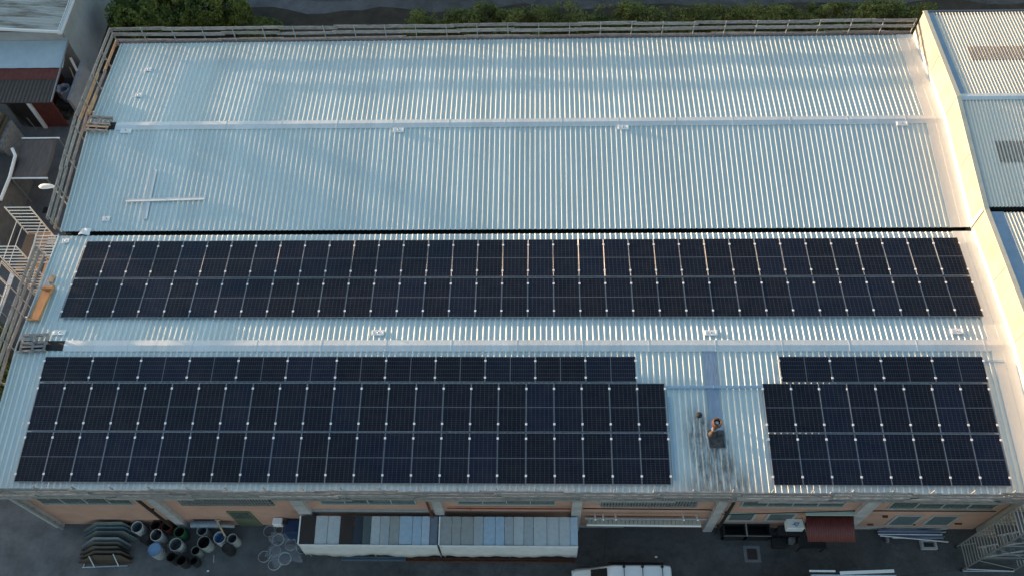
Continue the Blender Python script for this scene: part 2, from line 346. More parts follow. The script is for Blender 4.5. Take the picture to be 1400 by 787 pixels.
def ridge_cap(y, hw, x0, x1, z0):
    m = MB(); x = x0; k = 0
    while x < x1:
        xe = min(x+2.82, x1); e = .003 if k % 2 else 0
        for s in (-1, 1):
            vs = [(x, y, z0+.062+e), (xe, y, z0+.062+e), (xe, y+s*hw, z0+.046-hw*TS+e), (x, y+s*hw, z0+.046-hw*TS+e),
                  (xe, y+s*(hw+.012), z0+.02-hw*TS+e), (x, y+s*(hw+.012), z0+.02-hw*TS+e)]
            m.add(vs, [(0,1,2,3), (3,2,4,5)])
        if xe < x1: m.box(xe-.02, xe+.02, y-hw-.015, y+hw+.015, z0+.048, z0+.0665) if False else m.bar((xe, y-hw-.01, z0+.052-hw*TS), (xe, y, z0+.0685), .035, .006); m.bar((xe, y, z0+.0685), (xe, y+hw+.01, z0+.052-hw*TS), .035, .006)
        x = xe; k += 1
    return m
hR = W*TS
ridge_cap(W, .27, .62, 40.9, hR).build('ridge_cap', M['flash'], wh)
ridge_cap(3*W, .25, -.1, 40.9, hR).build('ridge_cap', M['flash'], wh)
# side flashing against the taller building
m = MB()
for (a, b, f2) in ((-.05, W, lambda y: y*TS), (W, 2*W-.14, lambda y: (2*W-y)*TS), (2*W+.08, 3*W, lambda y: (y-2*W)*TS), (3*W, 4*W+.05, lambda y: (4*W-y)*TS)):
    for (x0, x1, dz) in ((RX1-.12, 40.86, .042), (40.80, 41.22, .050)):
        vs = [(x0, a, f2(a)+dz), (x1, a, f2(a)+dz), (x1, b, f2(b)+dz), (x0, b, f2(b)+dz), (x0, a, f2(a)), (x0, b, f2(b))]
        m.add(vs, [(0,1,2,3), (0,3,5,4)])
    m.add([(41.22, a, f2(a)+.05), (41.22, b, f2(b)+.05), (41.235, b, f2(b)+.30), (41.235, a, f2(a)+.30)], [(0,1,2,3)])
m.build('side_flashing', M['flash'], wh)
# valley gutter, dark inside
m = MB(); m.box(XL, 41.2, 2*W-.35, 2*W+.3, -.42, -.40); m.box(XL, 41.2, 2*W-.35, 2*W-.33, -.41, -.06); m.box(XL, 41.2, 2*W+.28, 2*W+.3, -.41, -.06)
m.build('valley_gutter', mat('black_gutter', (.012,.012,.013), .8), wh)
m = MB(); m.box(XL, 41.1, -.20, -.04, -.16, -.148); m.box(XL, 41.1, -.212, -.20, -.16, -.03); m.box(XL, 41.1, -.04, -.03, -.16, -.045)
m.build('eave_gutter', M['galv_dull'], wh)
m = MB(); m.box(XL, 41.1, 4*W+.04, 4*W+.20, -.16, -.148); m.box(XL, 41.1, 4*W+.20, 4*W+.212, -.16, -.03)
m.build('eave_gutter', M['galv_dull'], wh)
# left verge trim
m = MB()
for a, b in ((0, W), (W, 2*W-.16), (2*W+.1, 3*W), (3*W, 4*W)):
    m.bar((XL-.02, a, zr(a)+.0), (XL-.02, b, zr(b)+.0), .05, .14); 
m.build('verge_trim', M['flash'], wh)
# walls
MB().box(-1.40, 41.1, .40, .60, G, -.09).build('wall', M['salmon'], wh)
MB().box(-1.40, 41.1, 24.3, 24.5, G, -.09).build('wall', M['salmon'], wh)
m = MB()
poly = [(.60, G), (24.3, G), (24.3, -.09), (3*W, hR-.12), (2*W, -.43), (W, hR-.12), (.60, -.09)]
Mx = Matrix(((0,1,0,0),(1,0,0,0),(0,0,1,0),(0,0,0,1)))
m.prism(poly, -1.40, -1.2, Mx); m.build('wall', M['conc_dark'], wh)
# concrete pillars and band on the front wall
for x0, x1 in ((-1.42,-1.06), (4.50,4.92), (10.66,11.22), (16.72,17.12), (22.70,23.12), (28.80,29.22), (34.93,35.48)):
    m = MB(); m.box(x0, x1, .20, .42, G, -.12); m.build('pillar', M['concrete'], wh, bevel=.015)
for a_, b_, c_ in ((35.5, 39.9, -6.22), (23.15, 25.2, -6.3), (17.2, 22.6, -6.2)): MB().box(a_, b_, .37, .399, G, c_).build('plinth', M['concrete'], wh)
def downpipe(x, y, z0, mt, r=.06):
    m = MB(); m.tube([(x, -.12, -.16), (x, -.12, -.3), (x, y, -.6), (x, y, z0)], r, 10)
    for z in (-1.5, -3.5, -5.5): m.box(x-.08, x+.08, y-.02, y+.12, z-.02, z+.02)
    return m.build('downpipe', mt, wh)
downpipe(4.32, .12, -6.4, M['brown'], .07); downpipe(16.60, .10, -4.9, M['rust'], .055); downpipe(29.36, .12, -6.4, M['dark'], .07); downpipe(-1.0, .12, -6.4, M['galv_dull'], .06)
def strip_window(x0, x1, z0, z1, grille=False):
    fr = MB(); fr.box(x0-.05, x1+.05, .33, .398, z0-.06, z0); fr.box(x0-.05, x1+.05, .36, .398, z1, z1+.05); fr.box(x0-.05, x0, .36, .398, z0, z1); fr.box(x1, x1+.05, .36, .398, z0, z1)
    k = int((x1-x0)/1.0)
    for i in range(1, k): x = x0+(x1-x0)*i/k; fr.box(x-.02, x+.02, .365, .398, z0, z1)
    wn = fr.build('window', M['frame_grey'], wh); 
    gl = MB().box(x0, x1, .385, .397, z0, z1).build('pane', M['glass_green'], wn); gl.location = (0,0,0)
    if grille:
        gr = MB(); n = int((x1-x0)/.125)
        for i in range(n): x = x0+.05+i*.125; gr.bar((x, .27, z0+.02), (x+.02, .27, z1-.3), .05, .03, (0,1,0))
        gr.bar((x0, .28, z0+.03), (x1, .28, z0+.03), .03, .03); gr.bar((x0, .28, z0+.5), (x1, .28, z0+.5), .03, .03)
        for x in (x0, (x0+x1)/2, x1): gr.bar((x, .26, z0+.04), (x, .41, z0+.04), .03, .03)
        q = gr.build('grille', M['galv'], wn); q.location = (0,0,0)
for (x0, x1, z0, gq) in ((-.5,3.55,-3.28,0), (5.75,9.8,-3.16,1), (11.9,15.95,-3.08,0), (17.85,21.95,-3.0,0), (23.95,28.0,-3.05,1), (29.95,34.2,-3.14,0), (36.2,40.6,-3.35,0)):
    strip_window(x0, x1, z0, -1.6, gq)
# shuttered lower windows with painted concrete surrounds
def low_window(x0, x1, z0, z1):
    m = MB(); t = .12
    m.box(x0-t, x1+t, .365, .398, z0-t, z0); m.box(x0-t, x1+t, .365, .398, z1, z1+t); m.box(x0-t, x0, .365, .398, z0, z1); m.box(x1, x1+t, .365, .398, z0, z1)
    wn = m.build('window', M['frame_grey'], wh)
    s = MB(); n = 16
    for i in range(n): z = z0+(z1-z0)*i/n; s.box(x0, x1, .372+.008*(i % 2), .397, z+.003, z+(z1-z0)/n-.003)
    q = s.build('shutter', M['shutter'], wn); q.location = (0,0,0)
for a in ((29.75,30.75,-5.25,-4.25), (31.45,32.5,-5.25,-4.3), (37.05,38.05,-5.85,-4.55), (38.6,39.62,-5.83,-4.55)): low_window(*a)
# green hatch beside the hoops
m = MB(); m.box(7.3, 8.35, .36, .398, G, -4.35); d = m.build('door', mat('olive_door', (.13,.15,.10), .6, var=.25), wh)
q = MB().box(7.42, 8.22, .34, .359, -5.3, -4.5).build('pane', M['glass_green'], d); q.location = (0,0,0)
q = MB().bar((8.1, .33, -5.6), (8.1, .33, -5.4), .03, .03).build('handle', M['galv'], d); q.location = (0,0,0)
m = MB(); m.box(11.2, 16.7, .33, .398, -4.35, -3.98); m.build('wall_band', M['frame_grey'], wh)
# red pipe and cables on the wall
m = MB(); m.tube([(17.3,.3,-3.45),(22.68,.3,-3.47)], .035); m.tube([(18.3,.3,-3.45),(18.3,.36,-3.9)], .02); m.build('pipe', mat('red_oxide_pipe', (.30,.06,.03), .6, var=.3), wh)
m = MB(); m.tube([(23.2,.37,-3.62),(28.7,.37,-3.72),(29.3,.17,-3.72),(35,.37,-3.75),(40.9,.37,-3.72)], .022, 6); m.build('cable', M['dark'], wh)
for q_ in ((36.35,36.55,.30,.398,-4.55,-4.45), (36.1,36.35,.33,.398,-5.85,-5.78), (38.1,38.2,.33,.398,-5.8,-5.7), (39.9,40.2,.33,.398,-5.65,-5.58)): MB().box(*q_).build('wall_fitting', M['rust'], wh)
# pale patch of render
MB().box(25.2, 27.0, .385, .398, -6.5, -5.5).build('render_patch', M['conc_dark'], wh)
# blue film strip down the front slope
m = MB(); m.add([(28.28, 2.4, 2.4*TS+.041), (28.78, 2.4, 2.4*TS+.041), (28.78, 6.0, 6.0*TS+.041), (28.28, 6.0, 6.0*TS+.041)], [(0,1,2,3)])
m.build('rooflight', M['blue_strip'], wh)
# black membrane where the ridge cap is missing
m = MB()
for (x0, x1) in ((-1.42, .60),):
    for s in (-1, 1): m.add([(x0, W, hR+.052), (x1, W, hR+.052), (x1, W+s*.24, hR+.038-.24*TS), (x0, W+s*.24, hR+.038-.24*TS)], [(0,1,2,3)])
m.build('ridge_membrane', M['black'], wh)
m = MB()
for s in (-1, 1): m.add([(-1.42, 3*W, hR+.052), (-.12, 3*W, hR+.052), (-.12, 3*W+s*.24, hR+.038-.24*TS), (-1.42, 3*W+s*.24, hR+.038-.24*TS)], [(0,1,2,3)])
m.build('ridge_membrane', M['black'], wh)

# ================================================================== taller building on the right
rb = thing('tall_warehouse', 'taller cream rendered warehouse at the right with corrugated gable roofs', 'warehouse', (48, 12.4, G))
RH = 1.52; RTS = .088; RXA = 41.24; RXB = 62
def zr2(y):
    k = abs(((y + W) % (2*W)) - W); return RH + k*RTS
# wall with gabled top, thick parapet
ypts = [(-.3, G), (24.95, G), (24.95, RH), (3*W, RH+W*RTS), (2*W, RH), (W, RH+W*RTS), (-.3, RH)]
m = MB(); m.prism(ypts, RXA, RXA+.16, Mx); m.build('wall', M['white'], rb)
MB().box(RXA+.16, RXB, -.3, -.1, G, RH).build('wall', M['white'], rb)
MB().box(RXA+.16, RXB, 24.75, 24.95, G, RH).build('wall', M['white'], rb)
for y_ in (21.7, 3*W, 15.5, 2*W, 9.3, W, 3.1): MB().box(RXA-.006, RXA-.0005, y_-.012, y_+.012, G, zr2(y_)-.02).build('wall_joint', M['conc_dark'], rb)
for y_ in (2*W+.1,): MB().box(RXA-.05, RXA-.0065, y_-.09, y_+.09, .1, RH-.03).build('downpipe', M['flash'], rb)
cap = MB(); seq = [(-.35, RH), (W, RH+W*RTS), (2*W, RH), (3*W, RH+W*RTS), (25.0, RH)]
for (a, za), (b, zb) in zip(seq, seq[1:]): cap.bar((RXA+.08, a, za+.03), (RXA+.08, b, zb+.03), .22, .05)
cap.build('parapet_cap', mat('cream_capping', (.70,.64,.50), .5, .1, var=.15), rb)
def sine_sheet(x0, x1, y0, y1, zf, pitch=.16, amp=.033):
    m = MB(); n = int((x1-x0)/pitch*8); xs = [x0+(x1-x0)*i/n for i in range(n+1)]
    vs = [(x, y, zf(y)+amp*math.sin(2*math.pi*(x-x0)/pitch)) for y in (y0, y1) for x in xs]
    fs = [(i, i+1, i+n+2, i+n+1) for i in range(n)]; m.add(vs, fs, True); return m
gz = lambda y: zr2(y) - .028
sine_sheet(RXA+.45, RXB, 3*W+.1, 24.9, gz).build('roof', M['roof2'], rb)
sine_sheet(RXA+.22, RXB, 2*W+.18, 3*W-.1, gz).build('roof', M['roof2'], rb)
sine_sheet(RXA+.75, RXB, W+.1, 2*W-.12, gz).build('roof', M['roof2'], rb)
sine_sheet(RXA+.45, RXB, -.1, W-.1, gz).build('roof', M['roof2'], rb)
m = MB()
for (a, b, x1, z) in ((-.1, W, .5, 0), (W, 2*W-.1, .8, 0), (2*W+.18, 3*W, .28, 0), (3*W, 24.9, .5, 0)):
    m.add([(RXA+.18, a, gz(a)+.03), (RXA+x1, a, gz(a)+.03), (RXA+x1, b, gz(b)+.03), (RXA+.18, b, gz(b)+.03)], [(0,1,2,3)])
m.build('edge_flashing', mat('blue_grey_flashing', (.30,.40,.52), .45, .5, var=.15), rb)
for y in (W, 3*W):
    m = MB(); zc = gz(y)
    for s in (-1, 1): m.add([(RXA+.2, y, zc+.06), (RXB, y, zc+.06), (RXB, y+s*.2, zc+.045-.2*RTS), (RXA+.2, y+s*.2, zc+.045-.2*RTS)], [(0,1,2,3)])
    m.build('ridge_cap', M['flash'], rb)
m = MB(); m.box(RXA+.17, RXB, 2*W-.3, 2*W+.3, RH-.45, RH-.43); m.build('valley_gutter', M['black'], rb)
m = MB(); m.box(RXA+.2, RXB, 24.9, 25.08, RH-.16, RH+.0); m.build('eave_gutter', mat('dark_blue_gutter', (.12,.14,.18), .5, .3), rb)
brown_gl = mat('aged_translucent_sheet', (.22,.17,.12), .5, var=.35, vscale=3)
def rl(x0, y0, y1): 
    m = sine_sheet(x0, RXB, y0, y1, lambda y: gz(y)+.008); m.build('rooflight', brown_gl, rb)
rl(RXA+1.48, 21.25, 22.25); rl(RXA+1.24, 14.95, 16.1)

# ================================================================== solar panels
L_, Wd = 2.098, 1.1455; PX = 1.1542; SL = .0746
def panel_parts(c_=.008):
    fr = MB(); t = .012; h = .035
    fr.box(0, Wd, 0, t, 0, h); fr.box(0, Wd, L_-t, L_, 0, h); fr.prism([(0,0),(t,0),(t,h),(c_,h),(0,h-c_)] if c_ > .005 else [(0,0),(t,0),(t,h),(0,h)], t, L_-t); fr.prism([(Wd-t,0),(Wd,0),(Wd,h-c_*.4),(Wd-c_*.4,h),(Wd-t+.002,h),(Wd-t,h-.002)] if c_ > .005 else [(Wd-t,0),(Wd,0),(Wd,h),(Wd-t,h)], t, L_-t)
    gl = MB(); gl.box(t, Wd-t, t, L_-t, .026, .032)
    cl = MB(); cl.box(-.042, .042, -.045, .045, .034, .046); cl.box(-.009, .009, -.03, .03, -.02, .034); cl.lathe((0,0,.046), [(0,.009),(.008,.009),(.01,0)], 8)
    return fr, gl, cl
fr, gl, cl = panel_parts()
def first_panel():
    t = thing('solar_panel', '', 'solar panel', (0,0,0)); t.location = (0,0,0)
    fr.build('frame', M['frame'], t); gl.build('glass', M['cells'], t)
    c = cl.build('clamp', M['clamp'], t); return t
proto = first_panel(); used = False
PF0 = panel_parts(.0012)[0].build('frame', M['frame']); PFS = PF0.data; bpy.data.objects.remove(PF0)
PF, PG, PC = [c.data for c in proto.children if c.name == 'frame'][0], [c.data for c in proto.children if c.name == 'glass'][0], [c.data for c in proto.children if c.name == 'clamp'][0]
stub = MB(); stub.box(-.06, .26, -.02, .02, -.045, -.005); stubme = None
for c in list(proto.children): bpy.data.objects.remove(c)
bpy.data.objects.remove(proto)
def put_panel(X, v, front, label, group, land=False, last=False, first=False):
    global stubme
    c, s = math.cos(SL), math.sin(SL)
    if front: base = Vector((X, v*c, v*s + .085)); rot = Matrix.Rotation(SL, 4, 'X')
    else: base = Vector((X, W+v*c, W*TS - v*s + .085)); rot = Matrix.Rotation(-SL, 4, 'X')
    rot = rot @ Matrix.Translation((random.uniform(-.002,.002), random.uniform(-.003,.003), random.uniform(0,.003))) @ Matrix.Rotation(R(random.uniform(-.1,.1)), 4, 'Z') @ Matrix.Rotation(R(random.uniform(-.22,.22)), 4, 'X') @ Matrix.Rotation(R(random.uniform(-.25,.25)), 4, 'Y')
    if land: rot = rot @ Matrix.Translation((L_, 0, 0)) @ Matrix.Rotation(R(90), 4, 'Z')
    t = bpy.data.objects.new('solar_panel', None); C.objects.link(t); t.empty_display_size = .3
    t.matrix_world = Matrix.Translation(base) @ rot
    t['label'] = label; t['category'] = 'solar panel'; t['group'] = group
    def ch(nm, me, loc=(0,0,0)):
        o = bpy.data.objects.new(nm, me); C.objects.link(o); o.parent = t; o.location = loc; return o
    ch('frame', PF if (not front and v > 3) else PFS); ch('glass', PG)
    if not land:
        if front: ys = (.33, 1.86)
        else: ys = (.33, 1.78)
        for y in ys:
            ch('clamp', PC, (Wd+.01, y, 0))
            if first: ch('clamp', PC, (-.01, y, 0))
    else:
        # local y runs along the roof's x, the panel's left end is local y = L_
        for x in (.19, .95):
            ch('clamp', PC, (x, -.01, 0))
            if first: ch('clamp', PC, (x, L_+.01, 0))
    return t
rows = [ # X, v, front, n, landscape, text, group
 (0.0, .222, True, 23, False, 'bottom row of the large front array', 'panels of the large front array'),
 (0.0, 2.370, True, 23, False, 'second row of the large front array', 'panels of the large front array'),
 (-.02, 4.530, True, 12, True, 'sideways row topping the large front array', 'panels of the large front array'),
 (30.584, .222, True, 8, False, 'bottom row of the small right array', 'panels of the small right array'),
 (30.584, 2.370, True, 8, False, 'second row of the small right array', 'panels of the small right array'),
 (31.40, 4.530, True, 4, True, 'sideways row topping the small right array', 'panels of the small right array'),
 (.039, 1.389, False, 35, False, 'nearer row of the long rear array', 'panels of the long rear array'),
 (.039, 3.557, False, 35, False, 'farther row of the long rear array', 'panels of the long rear array')]
for X, v, fr_, n, land, txt, grp in rows:
    pit = (L_+.02) if land else PX
    for i in range(n):
        put_panel(X+i*pit, v, fr_, 'black solar panel, %s from left in the %s' % (ordw(i), txt), grp, land, i == n-1, i == 0)

# ================================================================== guard rails
def guard_rail(label, p0, p1, zf, out, posts, heights, blen=3.4, bh=.20, matl='wood', mix=0):
    """boards on clamped steel posts; p0->p1 in plan, out = outward unit vector"""
    p0 = Vector(p0); p1 = Vector(p1); out = Vector((*out, 0)); d = (p1-p0); ln = d.length; d = d/ln
    t = thing('guard_rail', label, 'guard rail', (p0.x, p0.y, zf(p0.y)), 'timber guard rails around the roof edge')
    k = int(ln/posts); 
    for i in range(k+1):
        q = p0 + d*(ln*i/k); z = zf(q.y); m = MB(); q3 = Vector((q.x, q.y, z)); o3 = out*.05
        m.bar(q3-out*.03-Vector((0,0,.35)), q3-out*.03+Vector((0,0,1.02)), .04, .04)
        m.bar(q3-out*.03+Vector((0,0,-.12)), q3-out*.34+Vector((0,0,-.02)), .035, .03)
        for h in heights: m.bar(q3-out*.03+Vector((0,0,h-bh/2-.01)), q3+out*.09+Vector((0,0,h-bh/2-.01)), .03, .02); m.bar(q3+out*.075+Vector((0,0,h-bh/2)), q3+out*.075+Vector((0,0,h-bh/2+.07)), .03, .015)
        m.build('post', M['galv_dull'], t)
    for h in heights:
        s = random.uniform(-1.5, 0); alt = 0
        while s < ln:
            L1 = blen*random.uniform(.9, 1.08); a = max(s, -.1); b = min(s+L1, ln+.1); s += L1-.18
            if b-a < .4: continue
            alt ^= 1; off = .022 + .045*alt; dz = random.uniform(-.02,.02); e = random.uniform(-.025,.025)
            A = p0+d*a; B = p0+d*b
            pts = [A]                                             # follow the slope: split at ridge / valley
            A3 = Vector((A.x, A.y, zf(A.y)+h+dz-e)) + out*off; B3 = Vector((B.x, B.y, zf(B.y)+h+dz+e)) + out*off
            mm = MB().bar(A3, B3, .04, bh*random.uniform(.9,1.08))
            newer = random.random() < mix
            o = mm.build('board', M['wood_warm'] if newer else M[matl], t)
    return t
flat = lambda y: 0.0
H3 = (.03, .465, .85)
guard_rail('weathered timber guard rail along the far back eave above the hedge', (-1.75, 25.05, 0), (41.1, 25.05, 0), flat, (0, 1), 1.62, H3)
guard_rail('timber guard rail up the left verge beside the bare roof', (-1.75, 25.0, 0), (-1.75, 12.75, 0), zr, (-1, 0), 1.55, H3, mix=.12)
guard_rail('timber guard rail on the left verge in front of the white stair tower', (-1.75, 11.0, 0), (-1.75, -.35, 0), zr, (-1, 0), 1.5, H3, mix=.25)
guard_rail('weathered timber guard rail along the front eave over the yard', (-1.7, -.27, 0), (41.0, -.27, 0), flat, (0, -1), 1.5, (-.25, .06, .41, .75), bh=.22)
# warm plywood infill leaning along the left rail
m = MB(); m.bar((-1.66, 20.8, zr(20.8)+.16), (-1.66, 19.4, zr(19.4)+.16), .02, .28)
tag(recenter(m.build('plywood_strip', M['wood_warm']), (-1.66, 20.1, .4)), 'long orange timber strip inside the left guard rail by the rear pallet', 'board')

# ================================================================== things on the roof
def roofz(x, y, d=.036): return zr(y) + d
def anchor(x, y, label, two=False, a=0):
    t = thing('roof_anchor', label, 'roof anchor', (x, y, roofz(x, y)), 'white anchor plates screwed to the roof ribs')
    mt = M['clamp']; z = roofz(x, y)
    S = (-1 if (y % (2*W)) > W else 1)
    T = Matrix.Translation((x, y, z+.004)) @ Matrix.Rotation(R(a), 4, 'Z') @ Matrix.Rotation(S*SL, 4, 'X')
    m = MB(); wx = .28 if two else .17
    m.box(-wx, wx, -.13, .13, 0, .025, T); m.build('plate', M['white_paint'], t, loc=None)
    for sx in (-1, 1): MB().box(sx*wx*.8-.02, sx*wx*.8+.02, -.09, .09, .0251, .04, T).build('edge_rib', mt, t)
    m = MB()
    m.lathe(T @ Vector((0,0,.01)), [(.045,0),(.04,.03),(.02,.045),(.02,.09),(0,.09)], 10)
    m.torus(T @ Vector((0,.02,.10)), .035, .009, 12, 5, Matrix.Rotation(R(90), 3, 'X')); m.build('eye_bolt', M['galv'], t)
for x, y, l, two, a in (
    (.53, 22.77, 'small white anchor plate near the far left corner of the bare roof', 0, 3),
    (.51, 20.83, 'small white anchor plate between the corner plate and the rear pallet', 0, 3),
    (.50, 18.30, 'wide white anchor plate beside the rear wooden pallet at the ridge', 1, 0),
    (.60, 13.18, 'small white anchor plate near the black valley gutter, below the metal cross', 0, 0),
    (14.32, 18.21, 'white anchor plate under the rear ridge, second from the left', 1, 0),
    (25.5, 18.27, 'white anchor plate under the middle of the rear ridge', 1, 0),
    (39.16, 18.36, 'white anchor plate under the rear ridge near the tall cream wall', 1, 0),
    (-1.05, 11.94, 'small white anchor plate beside the stair tower and the valley gutter', 0, 8),
    (.22, 6.88, 'wide white anchor plate above the black membrane at the front ridge', 1, 0),
    (14.31, 6.85, 'white anchor plate on the front ridge below the long array, left of middle', 1, 0),
    (28.7, 6.83, 'white anchor plate on the front ridge above the blue strip', 1, 0),
    (39.14, 6.89, 'white anchor plate on the front ridge near the tall cream wall', 1, 0)): anchor(x, y, l, two, a)
# two crossed flashings
def lay_strip(label, a, b, wd, dz, up=.02):
    A = Vector((a[0], a[1], roofz(*a)+dz)); B = Vector((b[0], b[1], roofz(*b)+dz))
    m = MB(); d = (B-A).normalized(); s = d.cross(Vector((0,0,1))).normalized()*wd/2; n = Vector((0,0,1))
    prof = [(-1, 0), (-.9, up*1.4), (-.2, up), (.2, up), (.9, up*1.6), (1, 0)]
    vs = [P + s*u + n*z for P in (A, B) for u, z in prof] + [P + s*u + n*(z-.004) for P in (A, B) for u, z in prof]
    k = 6; fs = [(i, i+1, i+1+k, i+k) for i in range(k-1)] + [(i+2*k, i+3*k, i+1+3*k, i+1+2*k) for i in range(k-1)] + [(0,k,3*k,2*k),(k-1,3*k-1,4*k-1,2*k-1)]
    m.add(vs, fs); o = m.build('metal_flashing', M['flash']); recenter(o, A.lerp(B, .5)-Vector((0,0,dz)))
    return tag(o, label, 'flashing', 'loose flashings crossed on the bare roof')
lay_strip('long pale flashing lying across the ribs on the bare roof', (1.35, 14.18), (5.2, 14.28), .20, .035)
lay_strip('shorter pale flashing lying along the ribs under the crossing one', (2.42, 15.95), (2.46, 13.15), .22, .004)
# pallets straddling the ridges
def pallet(label, x0, x1, y0, y1, z, rot=0, warm=False):
    c = Vector(((x0+x1)/2, (y0+y1)/2, z)); t = thing('wooden_pallet', label, 'pallet', c, 'wooden pallets set on the ridges')
    T = Matrix.Translation(c) @ Matrix.Rotation(R(rot), 4, 'Z'); lx, ly = x1-x0, y1-y0
    for i in range(3):
        yy = -ly/2+.05+(ly-.1)*i/2
        MB().box(-lx/2, lx/2, yy-.05, yy+.05, .0, .022, T).build('bottom_board', M['wood'], t)
        for xx in (-lx/2+.07, 0, lx/2-.07): MB().box(xx-.07, xx+.07, yy-.05, yy+.05, .022, .10, T).build('block', M['wood_warm' if warm else 'wood'], t)
    for xx in (-lx/2+.05, 0, lx/2-.05): MB().box(xx-.05, xx+.05, -ly/2, ly/2, .10, .122, T).build('stringer_board', M['wood'], t)
    for i in range(5):
        yy = -ly/2+.05+(ly-.1)*i/4; e = random.uniform(-.02,.02); 
        if i == 3: continue
        MB().box(-lx/2+e, lx/2+e, yy-.045, yy+.045, .122, .144, T).build('deck_board', M['wood_warm' if (warm and i % 2) else 'wood'], t)
pallet('brown wooden pallet straddling the rear ridge at the left edge', -1.55, -.35, 18.2, 19.15, hR+.055, -5, True)
pallet('grey weathered pallet straddling the front ridge on black membrane', -1.25, -.12, 5.85, 6.72, hR+.055, 3)
# plywood board and timber block by the rail
def tilt(y): return SL if (y % (2*W)) < W else -SL
T = Matrix.Translation((-1.06, 8.4, roofz(-1, 8.4)+.03)) @ Matrix.Rotation(-SL, 4, 'X') @ Matrix.Rotation(R(-4), 4, 'Z')
t = thing('plywood_crate', 'long orange plywood trough on the roof beside the left rail', 'plywood trough', (-1.06, 8.4, roofz(-1, 8.4)))
MB().box(-.27, .25, -.95, .95, 0, .02, T).build('base_sheet', M['ply'], t)
MB().box(.25, .27, -.95, .95, 0, .16, T).build('side_board', M['ply'], t)
MB().box(-.27, .25, .70, .72, .02, .18, T).build('end_board', M['ply'], t)
MB().box(-.27, .25, -.95, -.93, .02, .12, T).build('end_board', M['ply'], t)
T = Matrix.Translation((-1.0, 9.72, roofz(-1, 9.7)+.0)) @ Matrix.Rotation(R(-6), 4, 'Z')
m = MB(); m.box(-.09, .09, -.18, .18, .0, .10, T); tag(recenter(m.build('timber_block', M['wood_warm'], bevel=.006), (-1.0, 9.72, roofz(-1,9.7))), 'short timber block just behind the plywood trough', 'timber block')
# crumpled pale sheet over the valley gutter
m = MB(); n = 7; vs = []
for j in range(n):
    for i in range(n):
        u, v = i/(n-1), j/(n-1); vs.append((-.55+.52*u+.05*v, 12.28+.36*v, .07+.05*math.sin(5*u+2*v)*math.cos(4*v)+.02*random.random()))
m.add(vs, [(j*n+i, j*n+i+1, (j+1)*n+i+1, (j+1)*n+i) for j in range(n-1) for i in range(n-1)])
o = m.build('loose_sheet', M['white_paint']); tag(recenter(o, (-.28, 12.45, .05)), 'crumpled white metal sheet lying over the valley gutter near the stair tower', 'metal sheet')
sd_ = o.modifiers.new('solid', 'SOLIDIFY'); sd_.thickness = .004
# cable trays
def tray(label, a, b, wd, hh, dz=.0):
    m = MB(); A = Vector((a[0], a[1], roofz(*a)+dz+hh/2)); B = Vector((b[0], b[1], roofz(*b)+dz+hh/2)); m.bar(A, B, wd, hh)
    d = (B-A).normalized(); k = int((B-A).length/.9)
    for i in range(k+1):
        q = A.lerp(B, i/max(k,1)); m.bar(q-Vector((0,0,hh/2))-d*.02, q+Vector((0,0,hh/2+.006))-d*.02+d*.0001, wd+.012, .03, d)
    return tag(recenter(m.build('cable_tray', M['tray'], bevel=.004), (A+B)/2-Vector((0,0,hh/2))), label, 'cable tray')
tray('blue-grey cable tray crossing the ribs between the two front arrays', (26.56, 4.30), (30.62, 4.32), .11, .07, .01)
tray('thin tray along the right end of the large front array', (26.72, .45), (26.70, 3.9), .05, .04)
tray('short tray from the small right array to the side flashing', (39.95, 5.46), (40.75, 5.46), .09, .05, .02)
# flue
t = thing('flue', 'rusty flue pipe with a round cowl and dark soot round its base', 'flue', (28.33, 2.3, roofz(28.3, 2.3)))
b = Vector((28.33, 2.3, .16))
MB().tube([b-Vector((0,0,.15)), b+Vector((0,0,1.22))], .085, 16).build('pipe', mat('heat_stained_pipe', (.26,.16,.10), .5, .6, col2=(.10,.07,.055), vscale=5), t)
m = MB(); m.lathe(b+Vector((0,0,1.15)), [(.12,0),(.20,.06),(.20,.20),(.15,.23),(.13,.20),(.11,.03)], 20); m.build('cowl', mat('rusty_cowl', (.26,.12,.06), .55, .6, col2=(.10,.06,.04), vscale=9), t)
m = MB(); m.lathe(b+Vector((0,0,.62)), [(.088,0),(.105,.01),(.105,.05),(.088,.06)], 16); m.build('collar', M['galv_dull'], t)
MB().lathe(b+Vector((0,0,1.30)), [(0,.03),(.06,.03),(.085,.0),(.0,.0)], 14).build('cap_disc', M['galv'], t)
sootm = mat('sooty_flashing', (.10,.10,.105), .75, .3, col2=(.03,.03,.032), vscale=6)
T = Matrix.Translation((28.52, 2.12, roofz(28.5, 2.12))) @ Matrix.Rotation(SL, 4, 'X')
m = MB(); m.box(-.30, .30, -.38, .36, .0, .02, T); m.build('base_plate', sootm, t, bevel=.006)
m = MB(); m.lathe(b+Vector((0,0,.02)), [(.22,0),(.16,.05),(.10,.18),(.087,.2)], 18); m.build('storm_collar', mat('lead_collar', (.05,.05,.055), .7, .3), t)
m = MB(); m.lathe((27.86, 3.06, roofz(27.9, 3.06)), [(.07,-.03),(.07,.16),(.13,.15),(.12,.19),(.03,.24),(0,.24)], 16)
tag(recenter(m.build('vent_cap', M['dark']), (27.86, 3.06, roofz(27.9, 3.06))), 'small black mushroom vent left of the rusty flue', 'roof vent')

